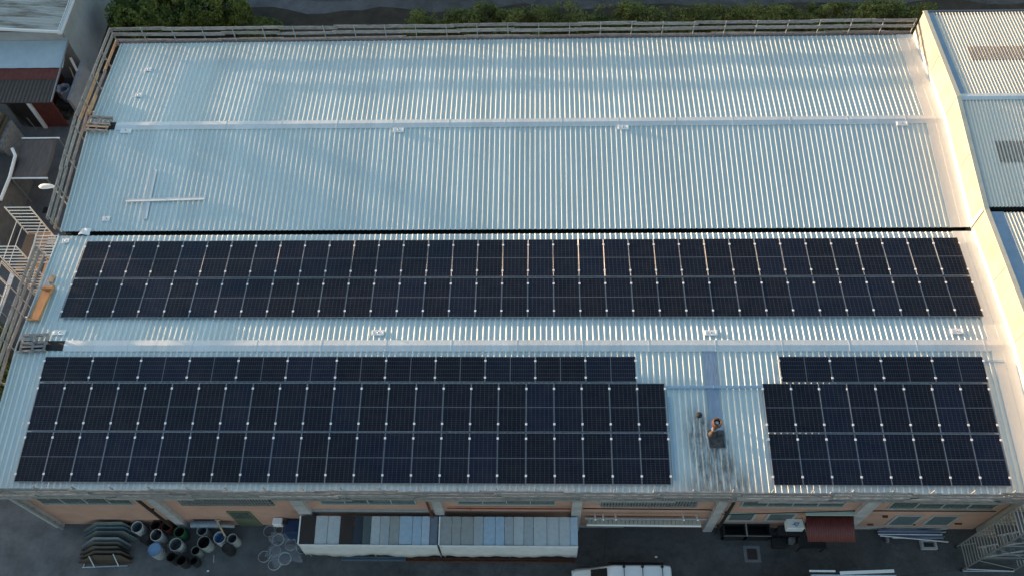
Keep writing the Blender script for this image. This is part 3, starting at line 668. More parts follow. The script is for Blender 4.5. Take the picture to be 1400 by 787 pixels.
# ================================================================== yard in front of the warehouse
# lean-to shelters roofed with odd sheets
def shelter(label, x0, x1, cols):
    yb, yf, zb, zf_ = .12, -1.05, -4.10, -4.28
    t = thing('sheet_shelter', label, 'shelter', ((x0+x1)/2, -.5, G), 'two low shelters against the warehouse wall')
    tot = sum(c[0] for c in cols); x = x0; sh = .045
    for i, (wd, mt) in enumerate(cols):
        xe = x + (x1-x0)*wd/tot; m = MB(); e = .012*(i % 2)
        z0, z1 = zb+e, zf_+e
        n = 5; vs = []
        for y, z in ((yb, z0), (yf-random.uniform(0,.05), z1)):
            for k in range(n+1): u = k/n; vs.append((x+.008+(xe-x-.016)*u, y, z+.03*math.sin(math.pi*u)))
        for y, z in ((yb, z0), (yf, z1)):
            for k in range(n+1): u = k/n; vs.append((x+.008+(xe-x-.016)*u, y, z+.03*math.sin(math.pi*u)-.012))
        q = n+1
        m.add(vs, [(k, k+1, k+1+q, k+q) for k in range(n)] + [(k+2*q, k+3*q, k+1+3*q, k+1+2*q) for k in range(n)] + [(k+q, k+1+q, k+1+3*q, k+3*q) for k in range(n)] + [(0,q,3*q,2*q),(n,n+q,n+3*q,n+2*q)])
        m.build('roof_sheet', mt, t); x = xe
    for xx in (x0+.05, (x0+x1)/2, x1-.05):
        MB().bar((xx, yf+.05, G), (xx, yf+.05, zf_-.03), .06, .06).build('post', M['galv_dull'], t)
        MB().bar((xx, yb-.02, G), (xx, yb-.02, zb-.03), .06, .06).build('post', M['galv_dull'], t)
    m = MB(); n = 46; vs = []                                    # wavy skirt along the front
    for r in range(5):
        for k in range(n+1):
            u = k/n; X = x0+(x1-x0)*u
            vs.append((X, yf-.03-.10*r/4-.015*math.sin(X*9)*(r/4)-.03*math.sin(X*2.3+r)*(r/4), zf_+.05-1.55*r/4*(1+.05*math.sin(X*1.7))))
    q = n+1; m.add(vs, [(r*q+k, r*q+k+1, (r+1)*q+k+1, (r+1)*q+k) for r in range(4) for k in range(n)], True)
    o = m.build('skirt', M['tarp_white'], t); s = o.modifiers.new('solid','SOLIDIFY'); s.thickness = .006
    m = MB(); m.bar((x0-.02, yb, zb+.0), (x0-.02, yf-.02, zf_+.0), .05, .09); m.bar((x0, yf-.06, zf_+.03), (x1, yf-.06, zf_+.03), .03, .04); m.build('edge_trim', M['white_paint'], t)
pc = lambda n, c, r=.5: plain(n, c, r, .1, .12)
LG, MG, TG, LB, LB2, SL_, NV, DG = pc('sheet_light_grey',(.52,.57,.60)), pc('sheet_mid_grey',(.42,.47,.50)), pc('sheet_tan_grey',(.36,.38,.38)), pc('sheet_light_blue',(.40,.54,.68)), pc('sheet_pale_blue',(.47,.58,.70)), pc('sheet_slate',(.16,.20,.26)), pc('sheet_navy',(.030,.042,.065)), pc('sheet_dark_green',(.09,.12,.13))
BR = M['brown']
shelter('long low shelter roofed with brown, navy and pale sheets, white skirt, left one', 10.78, 16.86, [(1.25,BR),(1.0,LG),(1.0,LG),(1.1,BR),(.75,NV),(.65,DG),(.75,LG),(.75,MG),(.8,TG),(1.05,LB),(.75,LB),(.65,LB2),(.65,SL_)])
shelter('long low shelter roofed with tan and light blue sheets, white skirt, right one', 16.95, 22.98, [(1.0,TG),(.75,TG),(1.05,TG),(.8,MG),(1.0,LB),(.75,LB),(.75,MG),(.85,LG),(.8,MG),(1.1,LG),(1.0,LG),(.9,LG),(.65,LB2)])
# stacked curved sheets
colsS = [(.13,.16,.17),(.10,.15,.18),(.13,.15,.15),(.20,.24,.28),(.07,.065,.065),(.055,.05,.05),(.045,.03,.027),(.035,.025,.022)]
ordS = ['curved grey-blue panel leaning against the salmon wall, rearmost of its stack','curved teal-grey panel second from the wall in its stack','curved olive-grey panel third from the wall in its stack','curved pale blue panel at the middle of its stack','curved dark grey panel just before the pale blue one','curved charcoal panel third from the front of its stack','curved brown panel second from the front of its stack','curved dark brown panel at the very front of its stack']
for i, (cc, lb) in enumerate(zip(colsS, ordS)):
    y0 = .16-.185*i - (.12 if i > 2 else 0); x0 = -.05+random.uniform(-.06,.06)+.12*(i > 2); Lx = 2.5+random.uniform(-.1,.08)-.1*(i > 2); hh = 1.02-.05*i if i < 3 else .95-.09*(i-3)
    m = MB(); nu, nv = 14, 4; vs = []
    for sft in (0, -.014):
        for j in range(nv+1):
            for k in range(nu+1):
                u = k/nu; v = j/nv; arch = min(1, u*3.4, (1-u)*4.5)
                top = hh*(.72+.28*min(1, 4*arch)); 
                vs.append((x0+Lx*u+.10*v, y0-.16+v*(.06+.26*arch)-.05*math.sin(math.pi*u), G+.05+(i == 0)*.1+hh*(.45*v*(.35+.65*arch)+.25*arch*math.sin(math.pi*v*.5+.2))+sft))
    q = nu+1; S = q*(nv+1)
    fs = [(j*q+k, j*q+k+1, (j+1)*q+k+1, (j+1)*q+k) for j in range(nv) for k in range(nu)]
    fs2 = [tuple(a+S for a in reversed(f_)) for f_ in fs]; m.add(vs, fs+fs2, True)
    m.add([vs[k] for k in range(nv*q, nv*q+q)] + [vs[k+S] for k in range(nv*q, nv*q+q)], [(k, k+1, k+1+q, k+q) for k in range(nu)])
    o = m.build('curved_panel', mat('curved_panel_skin', tuple(c*1.15 for c in cc), .35, .2, var=.3, vscale=3)); tag(recenter(o, (x0+Lx/2, y0, G)), lb, 'curved panel', 'curved panels stacked by the wall')
t = thing('panel_rack', 'pale metal rack holding the curved panels at their front', 'rack', (1.2, -1.6, G))
MB().bar((.3,-1.62,G+.05), (2.4,-1.52,G+.05), .05, .05).build('rail', M['galv'], t)
MB().bar((.9,-1.62,G+.08), (.7,-1.2,G+.5), .04, .04).build('brace', M['galv'], t)
MB().bar((2.0,-1.55,G+.08), (1.8,-1.1,G+.5), .04, .04).build('brace', M['galv'], t)
MB().bar((.35,-1.6,G+.03), (.35,.1,G+.03), .04, .04).build('rail', M['galv'], t)
# drums
def drum(x, y, d, top, body, inner, label, h=.85, tiltx=0, tilty=0, lid=False):
    t = thing('drum', label, 'drum', (x, y, G), 'open drums clustered by the wall')
    r = d/2; T = (Matrix.Rotation(R(tiltx), 3, 'X') @ Matrix.Rotation(R(tilty), 3, 'Y'))
    z0 = .0 if not (tiltx or tilty) else .5*r
    c = (x, y, G+z0)
    pr = [(0,.0),(r*.94,.0),(r*.97,.02),(r*.97,h*.30),(r,h*.32),(r,h*.35),(r*.97,h*.37),(r*.97,h*.63),(r,h*.65),(r,h*.68),(r*.97,h*.70),(r*.97,h-.02),(r*1.0,h),(r*.94,h),(r*.93,h-.03)]
    MB().lathe(c, pr, 24, T).build('body', body, t)
    dp = h-.05 if lid else .12
    MB().lathe(c, [(r*.93,h-.03),(r*.90,dp+.02),(0,dp)], 24, T).build('lid' if lid else 'inner_lining', inner, t)
    MB().torus(Vector(c)+T @ Vector((0,0,h)), r*.98, .014, 24, 6, T).build('rim', top, t)
wht, blu = plain('drum_white', (.55,.57,.58), .4), plain('drum_blue', (.07,.19,.48), .45)
gry, grn, blk2, rdd = plain('drum_grey', (.20,.22,.23), .5), plain('drum_green', (.03,.13,.06), .5), plain('drum_black', (.02,.02,.022), .5), plain('drum_red_brown', (.09,.02,.015), .6)
pale = plain('drum_pale_grey', (.36,.39,.41), .45); lin = plain('drum_lining_blue_grey', (.20,.27,.31), .5); dkin = plain('drum_lining_dark', (.03,.03,.032), .7); ltb = plain('drum_light_blue', (.20,.36,.58), .45)
DR = [(2.76,.06,.52,wht,wht,lin,'white drum with blue-grey inside, left end of the cluster',0),
 (3.8,-.96,.60,blu,pale,ltb,'pale drum with bright blue lid nearest the yard',1),
 (3.74,-.30,.54,wht,wht,gry,'white ribbed drum with grey inside, behind the blue-lidded one',0),
 (4.78,-.15,.49,grn,grn,dkin,'green drum in the middle of the cluster',0),
 (4.72,-.72,.58,pale,wht,gry,'large white drum with dark grey inside, before the green drum',0),
 (5.82,-.08,.48,pale,gry,gry,'grey drum with pale rim right of the green drum',0),
 (6.69,-.40,.54,wht,wht,ltb,'white drum with light blue inside near the right end',0),
 (7.28,-.44,.44,pale,pale,gry,'small pale grey drum at the right end of the cluster',0),
 (6.0,-.62,.58,gry,pale,dkin,'wide drum with black inside before the pale-rimmed grey one',0),
 (5.62,-.95,.40,gry,gry,dkin,'small grey bucket-like drum left of the wide black one',0),
 (3.60,.14,.48,rdd,rdd,dkin,'dark red drum against the wall, left of its twin',0),
 (4.14,.12,.50,rdd,rdd,dkin,'dark red drum against the wall, right of its twin',0),
 (4.64,-1.28,.44,blk2,blk2,dkin,'black drum at the front left, beside the blue-lidded one',0),
 (5.12,-1.42,.46,blk2,blk2,dkin,'black drum nearest the yard in the middle',0),
 (5.62,-1.40,.38,blk2,blk2,dkin,'small black drum right of the other front ones',0),
 (3.14,-.42,.40,blk2,blk2,dkin,'black drum in front of the leftmost white drum',1),
 (7.10,-.86,.44,blk2,blk2,dkin,'black drum before the small pale grey one',1)]
for x, y, d, top, body, inner, lb, lid in DR: drum(x, y, d, top, body, inner, lb, h=.80 if d > .42 else .6, lid=bool(lid))
# things leaning by the drums
m = MB(); m.tube([(5.3,.18,-5.75),(6.45,.2,-5.75)], [.17,.17], 16); m.tube([(6.45,.2,-5.75),(6.6,.2,-5.75)], [.19,.19], 16)
tag(recenter(m.build('duct_pipe', plain('duct_blue_grey', (.22,.28,.36), .4, .3)), (5.9,.2,G)), 'wide blue-grey duct lying behind the drums along the wall', 'duct')
m = MB(); m.tube([(6.5,.18,-5.9),(7.25,.16,-5.92)], .09, 12); tag(recenter(m.build('short_pipe', pale), (6.9,.17,G)), 'short pale pipe right of the wide duct', 'pipe')
m = MB(); m.bar((6.65,.2,-5.2),(6.95,-.35,-5.75), .07, .05); m.bar((6.55,.24,-5.2),(6.8,.2,-5.18), .05, .05); tag(recenter(m.build('timber_prop', M['wood_warm']), (6.8,-.1,G)), 'tan timber prop leaning over the pipes behind the drums', 'timber')
m = MB(); m.bar((6.3,-1.0,G+.03),(6.35,-1.35,G+.03), .05, .03); tag(recenter(m.build('metal_offcut', M['galv']), (6.3,-1.2,G)), 'small grey offcut on the asphalt before the drums', 'offcut')
# wire hoops and crumpled plastic
HO = [(8.72,.10,.27,'plain pale hoop nearest the wall, left of the white box'),(9.2,-.30,.26,'tangled pale hoop in the middle of the plastic heap'),(9.81,-.52,.27,'pale hoop between the tangle and the left shelter'),(9.14,-.82,.26,'pale hoop before the tangled one'),(9.64,-1.16,.28,'bright clean hoop at the front right of the heap'),(8.66,-1.07,.28,'faint hoop at the left end of the heap'),(9.18,-1.41,.27,'pale hoop nearest the yard'),(10.35,-.64,.25,'half hidden hoop touching the left shelter'),(9.18,.17,.16,'small pale hoop just before the white box')]
wire = plain('wire_pale', (.52,.56,.62), .4, .3)
for i, (x, y, r, lb) in enumerate(HO):
    m = MB(); T = Matrix.Rotation(R(random.uniform(-8,8)), 3, 'X') @ Matrix.Rotation(R(random.uniform(-8,8)), 3, 'Y')
    for k in range(2 if i not in (1, 4) else 5): m.torus((x+random.uniform(-.015,.015), y+random.uniform(-.015,.015), G+.05+.025*k), r+random.uniform(-.015,.01), .008, 30, 5, T, sq=random.uniform(-.03,.05))
    tag(recenter(m.build('wire_hoop', wire), (x, y, G)), lb, 'hoop', 'wire hoops heaped by the shelter')
pm = bpy.data.materials.new('clear_plastic_film'); pm.use_nodes = True; pb = pm.node_tree.nodes['Principled BSDF']
pb.inputs['Base Color'].default_value = (.55,.62,.72,1); pb.inputs['Alpha'].default_value = .20; pb.inputs['Roughness'].default_value = .18; pb.inputs['Specular IOR Level'].default_value = .8
m = MB(); n = 26; vs = []; rnd = random.Random(3)
for j in range(n+1):
    for i in range(n+1):
        u, v = i/n, j/n; r = 1
        x = 8.5+2.1*u; y = -1.6+1.75*v + .25*math.sin(u*7)*(v-.5)
        x += .22*math.sin(v*8+1)*(u-.5)
        vs.append((x, y, G+.10+.10*abs(math.sin(7*u+5*v))*abs(math.cos(9*v-3*u))+.07*rnd.random()))
fs = []
for j in range(n):
    for i in range(n):
        cx_, cy_ = (i+.5)/n-.55, (j+.5)/n-.5
        if cx_*cx_+cy_*cy_ < .20+.05*math.sin(6*math.atan2(cy_, cx_)): fs.append((j*(n+1)+i, j*(n+1)+i+1, (j+1)*(n+1)+i+1, (j+1)*(n+1)+i))
m.add(vs, fs); tag(recenter(m.build('plastic_film', pm), (9.5,-.7,G)), 'crumpled clear plastic film thrown over the wire hoops', 'plastic film')
# white box and blue cover by the shelter
t = thing('air_unit', 'small white wall-mounted unit beside the blue cover', 'air unit', (9.42,.2,-5.7))
MB().box(9.18, 9.62, .05, .38, -5.65, -5.25).build('housing', M['white_paint'], t, bevel=.03)
MB().lathe((9.72,.2,-5.5), [(.0,0),(.10,0),(.10,.16),(0,.16)], 12).build('fan_cap', M['dark'], t)
m = MB(); m.box(9.72, 10.62, -.28, .36, G, -5.45); o = m.build('covered_crate', M['blue_dk'], bevel=.05); tag(recenter(o, (10.1,0,G)), 'navy tarpaulin covered crate at the left end of the shelters', 'crate')
# beams on the ground
m = MB(); m.box(12.25, 15.2, -1.22, -1.17, G, G+.14); m.box(12.25, 15.2, -1.10, -1.05, G, G+.14); m.box(12.25, 15.2, -1.17, -1.10, G+.06, G+.08)
tag(recenter(m.build('steel_beam', plain('beam_blue_grey', (.16,.23,.30), .45, .4)), (13.7,-1.13,G)), 'blue-grey steel beam on the ground before the left shelter', 'beam')
m = MB(); m.box(15.24, 22.9, -1.25, -1.20, G, G+.12); m.box(15.24, 22.9, -1.13, -1.08, G, G+.12); m.box(15.24, 22.9, -1.20, -1.13, G+.05, G+.07)
tag(recenter(m.build('steel_beam', M['rust']), (19,-1.16,G)), 'long rusty brown beam on the ground before the right shelter', 'beam')
# retractable awning with pipe over bay five
t = thing('wall_awning', 'long cream scalloped awning cassette under a steel tube on the wall', 'awning', (26.1,.2,-4.6))
m = MB(); n = 27
for i in range(n): x = 23.45+i*(5.0/n); m.box(x, x+5.0/n-.03, .02, .30, -4.78+.01*(i % 2), -4.70)
m.build('slatted_shelf', mat('cream_slats', (.44,.43,.36), .6, var=.15), t)
m = MB(); m.tube([(23.4,.0,-4.82),(28.45,.0,-4.88)], .05, 8); m.build('front_bar', M['white_paint'], t)
m = MB(); m.tube([(23.3,.1,-4.2),(28.6,.1,-4.22)], .035, 8); m.tube([(23.3,.18,-4.35),(28.6,.18,-4.37)], .03, 8); m.build('tube', M['galv'], t)
for x in (23.75, 24.1, 24.65, 27.6, 28.2): MB().bar((x,.02,-4.1),(x,.4,-4.4), .07, .06).build('bracket', M['white_paint'], t)
# black trays against the wall
t = thing('black_crates', 'pair of black open-top tanks side by side under the first shuttered window', 'tank', (30.7,.1,G))
for x0, x1 in ((29.62,30.6),(30.66,31.7)):
    m = MB(); m.box(x0, x1, -.18, .36, G, G+.05)
    for a in ((x0,x0+.04,-.18,.36),(x1-.04,x1,-.18,.36),(x0,x1,-.18,-.14),(x0,x1,.32,.36)): m.box(a[0]+.0001, a[1]-.0001, a[2]+.0002, a[3]-.0002, G+.05, G+.85)
    m.build('basin', M['dark'], t)
MB().bar((30.63,-.2,G+.87),(30.63,.37,G+.87), .05, .03).build('divider', M['galv'], t)
MB().bar((29.6,.37,G+.9),(31.72,.37,G+.9), .04, .04).build('edge_bar', M['galv'], t)
MB().bar((29.6,-.2,G+.84),(31.72,-.2,G+.84), .02, .02).build('edge_bar', M['galv_dull'], t)
# white cabinet with blue mark, dark benches
t = thing('wall_cabinet', 'white cabinet with faint blue marks between the shutters and the red canopy', 'cabinet', (32.7,.2,-5.6))
MB().box(32.3, 33.05, -.05, .38, -5.55, -5.0).build('box', M['white_paint'], t, bevel=.02)
m = MB(); m.bar((32.5,.1,-4.996),(32.85,.2,-4.996),.03,.006); m.bar((32.6,.2,-4.9955),(32.7,.05,-4.9955),.03,.006); m.torus((32.68,.13,-4.995),.09,.012,16,4); m.build('marking', plain('faded_blue_ink',(.18,.28,.50)), t)
def bench(label, x0, x1, y0, y1, z1):
    t = thing('work_bench', label, 'bench', ((x0+x1)/2, (y0+y1)/2, G), 'black benches beside the red canopy')
    MB().box(x0, x1, y0, y1, z1-.05, z1).build('top', M['dark'], t, bevel=.008)
    for x in (x0+.06, x1-.06):
        for y in (y0+.06, y1-.06): MB().bar((x,y,G),(x,y,z1-.05),.05,.05).build('leg', M['dark'], t)
bench('black bench left of the red canopy, against the wall', 32.05, 33.1, -.15, .30, -5.75)
bench('lower black bench half under the red canopy, nearer the yard', 32.9, 34.1, -.72, -.22, -5.80)
m = MB(); m.box(31.85, 32.5, -.55, -.1, G, G+.28); tag(recenter(m.build('tool_case', M['dark'], bevel=.03), (32.2,-.3,G)), 'dark case on the asphalt beside the black benches', 'case')
m = MB(); m.box(32.6, 32.85, -.36, -.14, G, G+.5); tag(recenter(m.build('stool_block', M['conc_dark'], bevel=.02), (32.7,-.2,G)), 'small grey block between the two black benches', 'block')
# red canopy over the door
t = thing('door_canopy', 'dark red corrugated canopy over the doorway with a pale back rail', 'canopy', (33.9,-.2,G))
m = MB(); n = 90; vs = []
for y, z in ((.34,-3.98),(-.83,-4.30)):
    for k in range(n+1): vs.append((32.86+2.05*k/n, y, z+.012*math.sin(k*1.4)))
m.add(vs, [(k, k+1, k+2+n, k+1+n) for k in range(n)], True); o = m.build('sheet', M['red_metal'], t); s = o.modifiers.new('solid','SOLIDIFY'); s.thickness = .01
MB().box(32.84, 34.93, .20, .39, -3.93, -3.84).build('back_rail', mat('pale_green_rail', (.42,.52,.46), .5), t)
for x in (32.95, 34.8): MB().bar((x,.39,-4.9),(x,-.75,-4.34), .04, .04).build('bracket', M['galv_dull'], t)
m = MB(); m.box(33.3, 34.4, .355, .398, G, -4.5); d = m.build('door', M['dark'], wh)
# bundle of tubes and block
cb = [plain('tube_silver', (.50,.54,.60), .3, .6), plain('tube_blue', (.14,.22,.42), .35, .5), plain('tube_white', (.66,.68,.72), .35, .4)]
pos = ['rearmost blue-grey tube of the bundle under the shutters','silver tube second from the wall in the bundle','blue tube in the middle of the bundle, lower layer','white tube lying on top of the bundle','blue tube on the yard side of the bundle','long silver tube at the front edge of the bundle','white tube crossing the bundle at a slant']
for i, lb in enumerate(pos):
    y = .26-.068*i; z = G+.26+(.06 if i in (3, 6) else 0); x0 = 36.65+random.uniform(0,.15)+(.6 if i == 5 else 0); x1 = 39.6+random.uniform(-.1,.2)
    a = (x0, y+(.15 if i == 6 else 0), z); b = (x1, y-(.12 if i == 6 else 0), z)
    m = MB(); m.tube([a, b], .034, 10); tag(recenter(m.build('metal_tube', cb[(1,0,1,2,1,0,2)[i]]), ((x0+x1)/2, y, z-.03)), lb, 'tube', 'tubes bundled under the shuttered windows')
for x, lb in ((37.1, 'timber bearer under the left end of the tube bundle'), (39.0, 'timber bearer under the right end of the tube bundle')):
    m = MB(); m.box(x-.05, x+.05, -.25, .33, G, G+.22); tag(recenter(m.build('timber_bearer', M['wood'], bevel=.005), (x, 0, G)), lb, 'timber')
m = MB()
for a in ((38.55,39.25,-.55,-.47),(38.55,39.25,-.22,-.14),(38.55,38.65,-.47,-.22),(39.15,39.25,-.47,-.22)): m.box(*a, G, G+.2)
tag(recenter(m.build('concrete_frame', M['concrete']), (38.9,-.35,G)), 'small pale concrete drain frame before the tube bundle', 'drain frame')
# manhole
t = thing('drain_cover', 'square brown drain cover in a pale worn concrete surround', 'drain cover', (30.95,-.8,G))
m = MB()
for a in ((30.58,31.32,-1.16,-1.04),(30.58,31.32,-.54,-.42),(30.58,30.72,-1.04,-.54),(31.18,31.32,-1.04,-.54)): m.box(*a, G, G+.012)
m.build('surround', M['conc_dark'], t)
MB().box(30.73, 31.17, -1.03, -.55, G+.001, G+.009).build('cover', mat('rusty_cover', (.06,.04,.04), .8, var=.3), t)
# litter
for x, y, s, lb in ((6.15,-1.72,.05,'tiny white scrap on the asphalt before the drums'),(20.3,-.95+.0,.05,'tiny white scrap before the right shelter'),(26.6,-.95,.06,'small pale stain of paper on the asphalt left of the drain cover')):
    m = MB().box(x-s, x+s, y-s*.7, y+s*.7, G, G+.012); tag(recenter(m.build('paper_scrap', M['white_paint']), (x, y, G)), lb, 'scrap')

# ================================================================== vehicles (only their tops are in the picture)
def wheel(parent, x, y, s):
    m = MB(); T = Matrix.Rotation(R(90), 3, 'X'); m.lathe((x, y, G+.32), [(.18,-.1),(.30,-.1),(.32,-.07),(.32,.07),(.30,.1),(.18,.1)], 24, T); w_ = m.build('wheel', M['tyre'], parent)
    m = MB(); m.lathe((x, y, G+.32), [(0,-.09),(.17,-.09),(.19,-.05),(.19,.05),(.17,.09),(0,.09)], 16, T); q = m.build('rim', M['galv'], w_); q.location = (0,0,0)
t = thing('parked_van', 'white van parked facing left with dark windscreen and three black roof bars', 'van', (25, -2.45, G))
y0, y1 = -3.30, -1.62
def loftx(secs, name, mt, parent, bev=.06):
    """secs: (x, zlow, ztop, halfwidth) -> rounded body from section loops"""
    m = MB(); vs = []; yc = (y0+y1)/2; fs = []; k = 10
    for x, zl, zt, hw, ht in secs:      # hw half width at waist, ht half width at top
        zw = zl + (zt-zl)*.55; r = .07
        vs += [(x, yc-hw*.96, zl), (x, yc-hw, zl+.15), (x, yc-hw, zw), (x, yc-ht-.0, zt-r), (x, yc-ht+r, zt), (x, yc+ht-r, zt), (x, yc+ht, zt-r), (x, yc+hw, zw), (x, yc+hw, zl+.15), (x, yc+hw*.96, zl)]
    for i in range(len(secs)-1):
        for j in range(k): a = i*k+j; b = i*k+(j+1) % k; fs.append((a, b, b+k, a+k))
    fs += [tuple(range(k)), tuple(range(len(secs)*k-1, (len(secs)-1)*k-1, -1))]
    m.add(vs, fs, True); o = m.build(name, mt, parent); return o
zl = G+.25
loftx([(22.75,zl,-5.75,.72,.55),(22.9,zl,-5.62,.80,.66),(23.5,zl,-5.52,.84,.72),(24.25,zl,-4.86,.84,.70),(24.5,zl,-4.76,.84,.72),(26.7,zl,-4.75,.84,.73),(26.95,zl,-4.80,.83,.71),(27.02,zl,-5.0,.80,.66)], 'body', M['carwhite'], t)
m = MB(); yc = (y0+y1)/2
m.add([(23.56,yc-.66,-5.455),(24.22,yc-.60,-4.865),(24.22,yc+.60,-4.865),(23.56,yc+.66,-5.455)], [(0,1,2,3)])
o = m.build('windscreen', M['carglass'], t); s = o.modifiers.new('solid','SOLIDIFY'); s.thickness = .03; s.offset = 0
for x in (24.95, 25.75, 26.6):
    MB().bar((x, yc-.70, -4.70), (x, yc+.70, -4.70), .03, .03).build('roof_bar', M['dark'], t)
    MB().lathe((x, yc+.64, -4.76), [(.07,0),(.06,.07),(0,.08)], 10).build('bar_foot', M['dark'], t)
for sy in (yc-.85, yc+.85): MB().box(24.3, 26.7, sy-.02, sy+.02, -5.3, -4.98).build('side_window', M['carglass'], t)
m = MB(); m.box(23.75, 23.9, y1+.02, y1+.2, -5.4, -5.22); m.build('mirror', M['dark'], t, bevel=.03)
for x in (23.5, 26.3):
    for y in (y0+.12, y1-.12): wheel(t, x, y, 1)
for y in (yc-.55, yc+.55): MB().box(22.72, 22.84, y-.12, y+.12, -5.85, -5.74).build('headlight', plain('lamp_lens', (.7,.72,.75), .1), t)
t = thing('flatbed_truck', 'pale flatbed truck with open cargo bed showing its edge at the bottom', 'truck', (34.2, -3.0, G))
y0, y1 = -3.95, -2.1
m = MB(); m.box(32.2, 36.6, y0, y1, -5.6, -5.5); m.build('bed', M['galv_dull'], t)
for a in ((33.0,36.6,y1,y1+.05),(33.0,36.6,y0-.05,y0),(36.6,36.65,y0,y1),(32.95,33.0,y0,y1)): MB().box(*a, -5.5, -4.95).build('side_board', plain('bed_board_pale_blue', (.55,.64,.74), .4, .3), t)
MB().bar((34.2,y1+.10,-4.86),(36.5,y1+.2,-4.86),.12,.08).build('side_rail', M['white_paint'], t)
MB().bar((32.9,y1+.17,-4.84),(34.0,y1+.17,-4.84),.07,.06).build('side_rail', M['white_paint'], t)
loftx([(31.0,zl,-5.6,.8,.7),(31.3,zl,-5.4,.9,.8),(31.6,zl,-4.92,.9,.8),(32.6,zl,-4.86,.9,.82),(32.75,zl,-4.95,.88,.8)], 'cab', M['carwhite'], t)
for x in (31.6, 35.9):
    for y in (y0+.12, y1-.12): wheel(t, x, y, 1)
# ================================================================== scaffold stair towers
TR = 1.35
def tower(label, x0, x1, y0, y1, z0, z1, mt, platforms, deckm, ends='y', rung=.26, braces=True, group='scaffold stair towers'):
    t = thing('scaffold_tower', label, 'scaffold tower', ((x0+x1)/2, (y0+y1)/2, z0), group)
    def frame(a, b):
        m = MB(); m.tube([(*a, z0+.12), (*a, z1)], .026*TR, 8); m.tube([(*b, z0+.12), (*b, z1)], .026*TR, 8); n = int((z1-z0-.4)/rung)
        for i in range(n+1): z = z1-.03-i*rung; m.tube([(*a, z), (*b, z)], .019*TR, 6)
        m.build('ladder_frame', mt, t)
    if ends == 'y': frame((x0, y0), (x1, y0)); frame((x0, y1), (x1, y1)); longs = [((x0,y0),(x0,y1)), ((x1,y0),(x1,y1))]
    else: frame((x0, y0), (x0, y1)); frame((x1, y0), (x1, y1)); longs = [((x0,y0),(x1,y0)), ((x0,y1),(x1,y1))]
    for a, b in longs:
        for z in [p+.5 for p in platforms] + [p+1.0 for p in platforms]:
            if z <= z1+.05: MB().tube([(*a, min(z, z1)), (*b, min(z, z1))], .02, 6).build('guard_tube', mt, t)
    if braces:
        zs = sorted([z0+.3]+list(platforms)); fl = 0
        for za, zb in zip(zs, zs[1:]):
            for a, b in longs:
                p, q = (a, b) if fl % 2 else (b, a); MB().tube([(*p, za), (*q, zb)], .02, 6).build('brace', mt, t); fl += 1
    for p in platforms:
        MB().box(x0+.05, x1-.05, y0+.04, y1-.04, p-.03, p).build('platform', deckm, t)
    for a in ((x0,y0),(x1,y0),(x0,y1),(x1,y1)):
        MB().lathe((*a, z0), [(0,0),(.07,0),(.08,.05),(.07,.12),(0,.12)], 10).build('foot', M['dark'], t)
    return t
lt = tower('white tubular stair tower with plywood landing at the left roof edge', -3.92, -2.72, 11.05, 13.25, G, 1.0, M['alu_white'], (-1.15, -3.2, -5.0), M['ply'])
MB().bar((-3.35, 11.15, -1.13), (-3.35, 13.15, -1.13), .05, .03).build('joist', M['wood'], lt)
MB().box(-3.88, -3.40, 11.2, 13.1, -1.13, -1.10).build('hatch', M['brown'], lt)
# gangway from the landing to the roof
t = thing('gangway', 'short pale stepped gangway joining the white stair tower to the roof', 'gangway', (-2.2, 11.6, -.4))
m = MB()
for i in range(9): m.box(-2.7, -1.62, 10.95+i*.17, 11.0+i*.17, -.30+.025*i, -.27+.025*i)
m.build('treads', M['alu_white'], t)
MB().bar((-2.7,10.9,-.30),(-2.7,12.45,-.08),.03,.08).build('side_rail', M['alu_white'], t); MB().bar((-1.62,10.9,-.32),(-1.62,12.45,-.10),.03,.08).build('side_rail', M['alu_white'], t)
# ladder frame standing beyond, with diagonal stays
t = thing('side_stair', 'white outer stair flight with handrails left of the stair tower', 'stair', (-4.6, 11.0, G))
for y in (10.3, 11.0):
    MB().tube([(-6.6, y, -4.9), (-4.0, y, -1.2)], .03, 8).build('stringer', M['alu_white'], t)
    MB().tube([(-6.6, y, -3.9), (-4.0, y, -.2)], .02, 8).build('handrail', M['alu_white'], t)
    for k in range(4): x = -6.5+k*.8; z = -4.8+k*1.14; MB().tube([(x, y, z), (x, y, z+1.0)], .018, 6).build('baluster', M['alu_white'], t)
    MB().tube([(-6.6, y, G), (-6.6, y, -3.9)], .022, 6).build('leg', M['alu_white'], t); MB().tube([(-4.0, y, G), (-4.0, y, -.2)], .022, 6).build('leg', M['alu_white'], t)
for k in range(14): x = -6.5+k*.19; z = -4.78+k*.27; MB().box(x-.12, x+.12, 10.3, 11.0, z-.02, z).build('tread', M['galv'], t)
tower('grey aluminium stair tower at the front right corner of the warehouse', 40.15, 42.4, -1.45, -.42, G, 1.05, M['galv'], (-1.0, -2.9, -4.8), plain('deck_grey', (.14,.15,.16), .6, .2), ends='x', rung=.27)
rt_ = [o for o in C.objects if o.get('label', '').startswith('grey aluminium stair')][0]
for zz, zt in ((-4.8, -2.9), (-2.9, -1.0)):
    for y in (-1.35, -.9): MB().bar((40.3, y, zz), (42.2, y, zt), .05, .12).build('stair_stringer', M['galv'], rt_)
    for k in range(7): u = (k+.5)/7; MB().box(40.3+1.9*u-.09, 40.3+1.9*u+.09, -1.35, -.9, zz+(zt-zz)*u-.02, zz+(zt-zz)*u).build('stair_tread', M['galv'], rt_)
m = MB(); m.tube([(40.15,-1.5,G+.12),(42.4,-1.5,G+.12)], .03); m.tube([(40.15,-1.5,G+.5),(42.4,-1.5,G+.12)], .025); m.build('base_tube', M['galv'], rt_)

